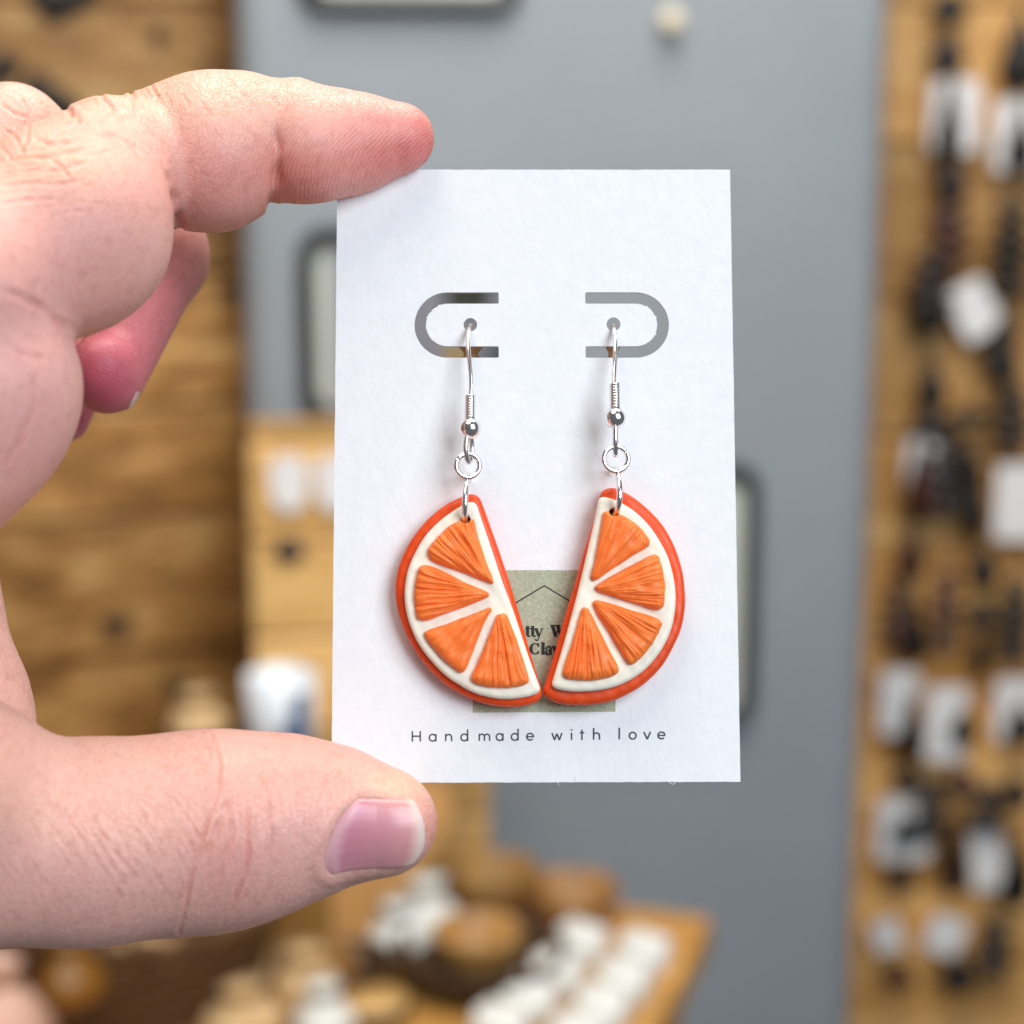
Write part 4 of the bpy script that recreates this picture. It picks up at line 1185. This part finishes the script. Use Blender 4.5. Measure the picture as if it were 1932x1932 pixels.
# where each skin point lies along the hand, as a flat map of the side that faces out
D = CAM_D + hv[:, 1]
MU = HALF + F_PX * hv[:, 0] / D
MV = HALF - F_PX * hv[:, 2] / D
near = hv[:, 1] < 16

def line_d(pts):
    p = spline(pts, max(12, 6 * len(pts))) if len(pts) > 2 else np.asarray(pts, float)
    lo, hi = p.min(0) - 40, p.max(0) + 40
    m = (MU > lo[0]) & (MU < hi[0]) & (MV > lo[1]) & (MV < hi[1])
    d = np.full(len(MU), 1e6); s = np.zeros(len(MU)); acc = 0
    L = np.linalg.norm(np.diff(p, axis=0), axis=1); tot = L.sum()
    u, w = MU[m], MV[m]; dm = np.full(m.sum(), 1e6); sm = np.zeros(m.sum())
    for i in range(len(p) - 1):
        e = p[i + 1] - p[i]
        t = np.clip(((u - p[i, 0]) * e[0] + (w - p[i, 1]) * e[1]) / (e @ e + 1e-9), 0, 1)
        q = np.hypot(u - p[i, 0] - t * e[0], w - p[i, 1] - t * e[1])
        b = q < dm
        dm[b] = q[b]; sm[b] = (acc + t[b] * L[i]) / tot
        acc += L[i]
    d[m] = dm; s[m] = sm
    return d, s

facing = np.clip((0.35 - hn[:, 1]) / 0.5, 0, 1)
disp = np.zeros(len(hv)); red = np.zeros(len(hv))
def crease(pts, depth, w, bulge=0.35, r=0.5, taper=True, rng_y=(-99, 16), back=False):
    d, s = line_d(pts)
    k = np.where((hv[:, 1] > rng_y[0]) & (hv[:, 1] < rng_y[1]), 1.0, 0.0)
    if not back: k = k * facing
    env = np.clip(s * 3.2, 0, 1) if taper == 'end' else np.clip(np.minimum(s, 1 - s) * 5, 0, 1) if taper else 1.0
    env = env * (0.72 + 0.28 * np.sin(s * 21 + depth * 97 + w))
    g = np.exp(-(d / w) ** 2)
    disp[:] -= k * env * depth * (g - bulge * np.exp(-((d - 2.1 * w) / (1.1 * w)) ** 2))
    red[:] = np.maximum(red, k * env * r * np.exp(-(d / (1.7 * w)) ** 2))
# index: joint creases
crease([(512, 222), (518, 245), (524, 290), (522, 335), (514, 392), (510, 440)], 0.8, 8, 0.0, 0.65, 'end', (-60, 14), True)
crease([(314, 318), (326, 352), (336, 390), (342, 460)], 0.7, 7.0, 0.0, 0.8, 'end', (-60, 14), True)
# index knuckle wrinkles
crease([(118, 198), (135, 215), (150, 226), (168, 233)], 0.6, 5.5, 0.3, 0.5, True)
crease([(100, 241), (140, 243), (170, 246), (200, 254), (231, 262), (256, 280), (272, 315)], 0.32, 4.2, 0.35, 0.6)
crease([(62, 258), (78, 268), (98, 271), (130, 267), (168, 262)], 0.36, 4.2, 0.35, 0.4)
crease([(-10, 312), (40, 299), (90, 298), (140, 286), (185, 280)], 0.2, 3.8, 0.4, 0.35)
crease([(-10, 334), (50, 322), (110, 322), (170, 306)], 0.16, 3.6, 0.4, 0.3)
crease([(-10, 353), (60, 345), (120, 347), (178, 330)], 0.15, 3.6, 0.4, 0.3)
crease([(-10, 387), (50, 378), (115, 374)], 0.13, 3.6, 0.4, 0.3)
crease([(95, 300), (118, 318), (132, 342)], 0.22, 3.5, 0.3, 0.3)
crease([(184, 172), (198, 190), (220, 215), (241, 238)], 0.32, 4, 0.4, 0.45)
crease([(243, 164), (252, 185), (259, 215)], 0.26, 4, 0.4, 0.4)
crease([(283, 158), (290, 172), (300, 190)], 0.2, 4, 0.4, 0.3)
crease([(200, 182), (206, 205), (196, 225), (180, 236)], 0.2, 3.5, 0.3, 0.3)
crease([(415, 140), (432, 156), (462, 182), (480, 205)], 0.16, 4, 0.3, 0.25)
for k in range(34):
    x0 = random.uniform(-20, 190); y0 = 265 + random.uniform(0, 150) - 0.12 * x0
    ln = random.uniform(25, 80)
    crease([(x0, y0), (x0 + ln * 0.5, y0 - ln * random.uniform(-0.02, 0.16)), (x0 + ln, y0 - ln * random.uniform(0.02, 0.3))], random.uniform(0.04, 0.10), 3, 0.4, 0.2)
for k in range(22):
    x0 = random.uniform(190, 520); y0 = 150 + random.uniform(0, 45)
    ln = random.uniform(15, 40)
    crease([(x0, y0), (x0 + ln * 0.4, y0 + ln * 0.6), (x0 + ln * 0.6, y0 + ln)], random.uniform(0.03, 0.07), 3, 0.4, 0.15)
# folds of the palm side
crease([(0, 545), (66, 572), (105, 603), (152, 630)], 0.3, 7, 0.3, 0.5)
crease([(60, 700), (66, 760), (40, 830), (0, 890)], 0.18, 7, 0.3, 0.35)
crease([(0, 640), (40, 668), (100, 680)], 0.12, 6, 0.3, 0.3)
# middle finger knuckle
for q in ([(30, 170), (48, 200), (52, 250), (40, 290)], [(0, 195), (30, 215), (60, 222)], [(75, 190), (92, 205), (98, 222)], [(5, 240), (30, 262), (48, 300)], [(0, 275), (22, 300)]):
    crease(q, 0.2, 3.5, 0.3, 0.35, True, (-99, 30))
# thumb knuckle
crease([(398, 1385), (404, 1400), (413, 1440), (410, 1493), (392, 1546), (378, 1598), (361, 1651), (346, 1725), (338, 1760)], 0.26, 3.8, 0.35, 0.45, False)
crease([(471, 1512), (466, 1572), (468, 1607), (457, 1660), (440, 1700), (414, 1750)], 0.34, 4, 0.45, 0.55)
crease([(482, 1452), (500, 1492), (511, 1540), (516, 1590), (512, 1630)], 0.15, 3.6, 0.4, 0.4)
crease([(430, 1500), (420, 1540), (398, 1590), (388, 1640)], 0.2, 5, 0.4, 0.35)
crease([(440, 1560), (425, 1610), (412, 1660), (396, 1700)], 0.22, 5, 0.4, 0.35)
crease([(425, 1530), (438, 1560), (436, 1600), (428, 1640)], 0.12, 4, 0.4, 0.25)
crease([(490, 1600), (484, 1640), (470, 1680)], 0.10, 4, 0.4, 0.2)
crease([(520, 1650), (528, 1600), (522, 1560)], 0.1, 6, 0.4, 0.3)
for k in range(46):      # slanting skin folds over the thumb's base
    x0 = -30 + 8 * k + random.uniform(-8, 8); y0 = 1520 + random.uniform(-40, 110)
    ln = random.uniform(40, 120)
    crease([(x0, y0), (x0 + ln * 0.33 + random.uniform(-8, 8), y0 + ln * 0.5), (x0 + ln * 0.62, y0 + ln)], random.uniform(0.04, 0.10), random.uniform(2.8, 4), 0.45, 0.15)

# nail bed of the thumb: skin folds up around the plate
nail_v, nail_f, nail_uv, nail_rim = nail_shape(P(560, 1546, -11), P(736, 1552, -11), (0, -1, -0.30), (-0.92, 0.52), (0.40, 1.40, -0.16, 0.90), 0.16, 0.55)
rp = nail_v[nail_rim]; rD = CAM_D + rp[:, 1]
NAIL = np.stack([HALF + F_PX * rp[:, 0] / rD, HALF - F_PX * rp[:, 2] / rD], 1)
nd = np.full(len(hv), 99.0)
m = (MU > 560) & (MU < 850) & (MV > 1440) & (MV < 1720) & (hn[:, 1] < 0.4)
nd[m] = poly_sdf(MU[m], MV[m], NAIL)
side = np.clip((790 - MU) / 90, 0, 1)
disp *= np.clip(nd / 12, 0, 1)
disp -= 0.4 * np.clip((-2 - nd) / 8, 0, 1)
disp += 0.20 * np.exp(-((nd - 9) / 10) ** 2) * side
red = np.maximum(red, 0.12 * np.exp(-((nd - 4) / 5) ** 2) * side)

hv2 = hv + hn * disp[:, None]

# ---- skin tint (flush of the fingertips; warm top and cool palm light painted in)
def blob(cx, cy, rx, ry=None, ys=(-99, 99)):
    ry = ry or rx
    g = np.exp(-((MU - cx) / rx) ** 2 - ((MV - cy) / ry) ** 2)
    return g * ((hv[:, 1] > ys[0]) & (hv[:, 1] < ys[1]))
tint = np.tile(np.array(lin(235, 181, 166)), (len(hv), 1))
def mixin(w, rgb):
    w = np.clip(w, 0, 1)[:, None]
    tint[:] = tint * (1 - w) + np.array(lin(*rgb)) * w
mixin(blob(140, 470, 190, 160) * 0.75, (218, 158, 150))  # pinker palm pads, cool front shading put into the tint
mixin(blob(0, 760, 190, 200) * 0.75, (218, 160, 158))
mixin(blob(430, 330, 150, 90) * 0.8, (222, 154, 146))
mixin(blob(560, 340, 90, 80) * 0.8, (220, 134, 122))
mixin(blob(730, 280, 130, 95) * 0.9, (226, 130, 124))
mixin(blob(800, 280, 50, 70) * 0.7, (222, 116, 116))
mixin(blob(300, 170, 330, 70) * 0.7, (234, 184, 156))  # warm light along the top of the finger painted in
mixin(blob(90, 300, 150, 60) * 0.8, (234, 182, 154))
back = (hv[:, 1] > 9) & (MV > 430)
mixin(np.where(back, blob(250, 600, 170, 220), 0) * 1.2, (212, 130, 136))
mixin(np.where(back, blob(185, 720, 90, 120), 0) * 1.1, (200, 96, 116))
mixin(np.where(back, blob(120, 800, 60, 60), 0) * 1.1, (198, 106, 120))
mixin(blob(200, 1500, 320, 110) * 0.6, (236, 188, 170))
mixin(blob(580, 1430, 130, 50) * 0.85, (238, 166, 150))
mixin(blob(560, 1600, 120, 100) * 0.5, (226, 172, 168))
mixin(blob(180, 1680, 260, 90) * 0.6, (224, 172, 166))
mixin(blob(430, 1620, 80, 130) * 0.6, (222, 158, 150))
mixin(blob(760, 1480, 70, 40) * 0.7, (242, 196, 166))
mixin(blob(815, 1570, 40, 70) * 0.6, (232, 158, 146))
mixin(np.clip(red, 0, 1) * 0.45, (208, 112, 98))
mixin(np.clip((-4 - nd) / 6, 0, 0.85), (214, 128, 132))

# friction ridges: phase runs across the ridges
ph = np.hypot((MU - 985), (MV - 430) * 1.25) / 7.4
ph = ph + 1.2 * np.sin(MV / 60.0)
rm = np.clip((MU - 345) / 40, 0, 1) * np.where(MU < 516, 0.55, 1.0) * np.clip((MU - 345) / 170, 0.4, 1) * np.clip((MV - 190 - 0.04 * (MU - 345)) / 50, 0, 1) * (MV < 470) * near
ph2 = np.hypot(MU - 420, (MV - 900) * 0.8) / 7.5
lobe_m = (MU < 330) * (MV > 360) * np.clip((MV - 380) / 80, 0, 1) * (MV < 960)
ph = np.where(lobe_m > 0, ph2, ph)
rm = np.maximum(rm, lobe_m * 0.45)
bm_ = np.where(back, 1.0, 0)
ph = np.where(bm_ > 0, np.hypot(MU - 120, MV - 860) / 6.5, ph); rm = np.where(bm_ > 0, 0.4, rm)
tm = (MU > 400) & (MV < 1470) & (MV > 1380)
ph = np.where(tm, (MU * 0.95 + MV * 0.5) / 6.4, ph); rm = np.where(tm, np.clip((1470 - MV) / 50, 0, 1), rm)
wm = np.clip(1 - rm * 1.3, 0.12, 1)

hb = W(P(-420, 1250, -38))
hand = mesh_obj('hand', W(hv2), hq, None, None, hb)
me = hand.data
def attr_f(name, a):
    x = me.attributes.new(name, 'FLOAT', 'POINT'); x.data.foreach_set('value', a.astype(np.float32))
attr_f('ridge_phase', ph); attr_f('ridge_mask', rm); attr_f('wrinkle_mask', wm)
x = me.attributes.new('skin_tint', 'FLOAT_COLOR', 'POINT')
x.data.foreach_set('color', np.concatenate([np.clip(tint, 0, 1), np.ones((len(hv), 1))], 1).astype(np.float32).ravel())
x = me.attributes.new('skin_map', 'FLOAT_VECTOR', 'POINT')
x.data.foreach_set('vector', np.stack([MU / 100, MV / 100, hv[:, 1] / 6.7], 1).astype(np.float32).ravel())

t = NT('skin')
def at(name):
    a = t.add('ShaderNodeAttribute'); a.attribute_name = name; return a
mp_v = at('skin_map').outputs['Vector']
def mapped(scale, rot=(0, 0, 0)):
    q = t.add('ShaderNodeMapping'); q.inputs['Scale'].default_value = scale; q.inputs['Rotation'].default_value = rot
    t.link(mp_v, q.inputs['Vector']); return q.outputs['Vector']
mot = t.noise(mp_v, 4.2, 6, 0.7)
c = t.mixc(0.5, at('skin_tint').outputs['Color'], t.ramp(mot, [(0.3, (0.72, 0.58, 0.56)), (0.5, (1, 1, 1)), (0.72, (1.0, 1.0, 0.97))]), 'MULTIPLY')
fine = t.noise(mp_v, 14, 4, 0.7)
c = t.mixc(0.45, c, t.ramp(fine, [(0.32, (0.78, 0.66, 0.62)), (0.6, (1, 1, 1))]), 'MULTIPLY')
ridge = t.math('MULTIPLY', t.math('SINE', t.math('MULTIPLY', t.math('ADD', at('ridge_phase').outputs['Fac'], t.math('MULTIPLY', t.noise(mp_v, 3.0, 3), 2.2)), 6.2832)), at('ridge_mask').outputs['Fac'])
c = t.mixc(t.math('MULTIPLY', t.math('MAXIMUM', ridge, 0.0), 0.16), c, (0.93, 0.70, 0.62))
t.col(c)
t.set(Roughness=0.42, Subsurface_Weight=0.35, Subsurface_Scale=0.0018)
t.b.inputs['Subsurface Radius'].default_value = (1.0, 0.38, 0.22)
t.b.inputs['Specular IOR Level'].default_value = 0.42
vor = t.add('ShaderNodeTexVoronoi', feature='DISTANCE_TO_EDGE'); vor.inputs['Scale'].default_value = 8.5
wv = t.add('ShaderNodeVectorMath', operation='ADD')
t.link(mapped((1.0, 0.62, 0.8), (0, 0, math.radians(28))), wv.inputs[0])
nz = t.add('ShaderNodeTexNoise'); nz.inputs['Scale'].default_value = 4.0
t.link(mp_v, nz.inputs['Vector'])
sc_ = t.add('ShaderNodeVectorMath', operation='SCALE'); sc_.inputs[3].default_value = 0.35
t.link(nz.outputs['Color'], sc_.inputs[0]); t.link(sc_.outputs[0], wv.inputs[1])
t.link(wv.outputs[0], vor.inputs['Vector'])
cells = t.math('MULTIPLY', t.math('MINIMUM', vor.outputs['Distance'], 0.12), t.math('MULTIPLY', at('wrinkle_mask').outputs['Fac'], 8.0))
b1 = t.bump(cells, 0.5, 0.00011)
b2 = t.bump(t.math('MULTIPLY', ridge, 0.5), 0.4, 0.00006, b1)
b3 = t.bump(t.noise(mp_v, 30, 4, 0.7), 0.6, 0.00006, b2)
t.nrm(b3)
t.link(t.ramp(t.noise(mp_v, 9, 4), [(0.3, (0.34,) * 3), (0.7, (0.52,) * 3)]), t.b.inputs['Roughness'])
me.materials.append(t.m)
tag(hand, 'left hand pinching the white card between index finger above and thumb below', 'hand')

# ---- nails (parts of the hand)
t = NT('nail_plate'); t.set(Roughness=0.28, Subsurface_Weight=0.15, Subsurface_Scale=0.001)
a_ = t.add('ShaderNodeAttribute'); a_.attribute_name = 'nail_map'
sx_ = t.add('ShaderNodeSeparateXYZ'); t.link(a_.outputs['Vector'], sx_.inputs[0])
q = t.add('ShaderNodeMapping'); q.inputs['Scale'].default_value = (0.8, 16, 1)
t.link(a_.outputs['Vector'], q.inputs['Vector'])
streak = t.noise(q.outputs['Vector'], 2.0, 4, 0.6)
edge = t.math('ADD', sx_.outputs[0], t.math('MULTIPLY', t.noise(a_.outputs['Vector'], 6, 2), 0.05))
c = t.ramp(edge, [(0.0, lin(224, 178, 180)), (0.12, lin(220, 168, 176)), (0.24, lin(202, 132, 150)), (0.86, lin(216, 152, 154)), (0.93, lin(228, 184, 174)), (0.97, lin(228, 206, 196))])
c = t.mixc(0.5, c, t.ramp(streak, [(0.3, (0.82, 0.72, 0.76)), (0.6, (1, 1, 1))]), 'MULTIPLY')
vv = t.math('POWER', t.math('ABSOLUTE', sx_.outputs[1]), 5.0)
c = t.mixc(t.math('MULTIPLY', vv, 0.8), c, lin(230, 176, 164))
t.col(c)
t.nrm(t.bump(streak, 0.3, 0.00006))
M['nail'] = t.m

def nail_obj(v, f, uv, label):
    o = mesh_obj('nail', W(v), f, M['nail'], hand)
    bm = bmesh.new(); bm.from_mesh(o.data); bmesh.ops.recalc_face_normals(bm, faces=bm.faces); bm.to_mesh(o.data); bm.free()
    x = o.data.attributes.new('nail_map', 'FLOAT_VECTOR', 'POINT')
    x.data.foreach_set('vector', uv.astype(np.float32).ravel())
    o['label'] = label
nail_obj(nail_v, nail_f, nail_uv, 'short pink thumbnail with a pale worn free edge')
v, f, uv, _ = nail_shape(P(300, 500, 30), P(205, 706, 20), (0.85, 0.45, -0.35), (-0.85, 0.85), (0.52, 1.16, 0.0, 0.95), -0.02, 0.4)
nail_obj(v, f, uv, 'pale edge of the nail on the folded middle finger')

for o in bpy.data.objects:
    if '_base' in o: del o['_base']
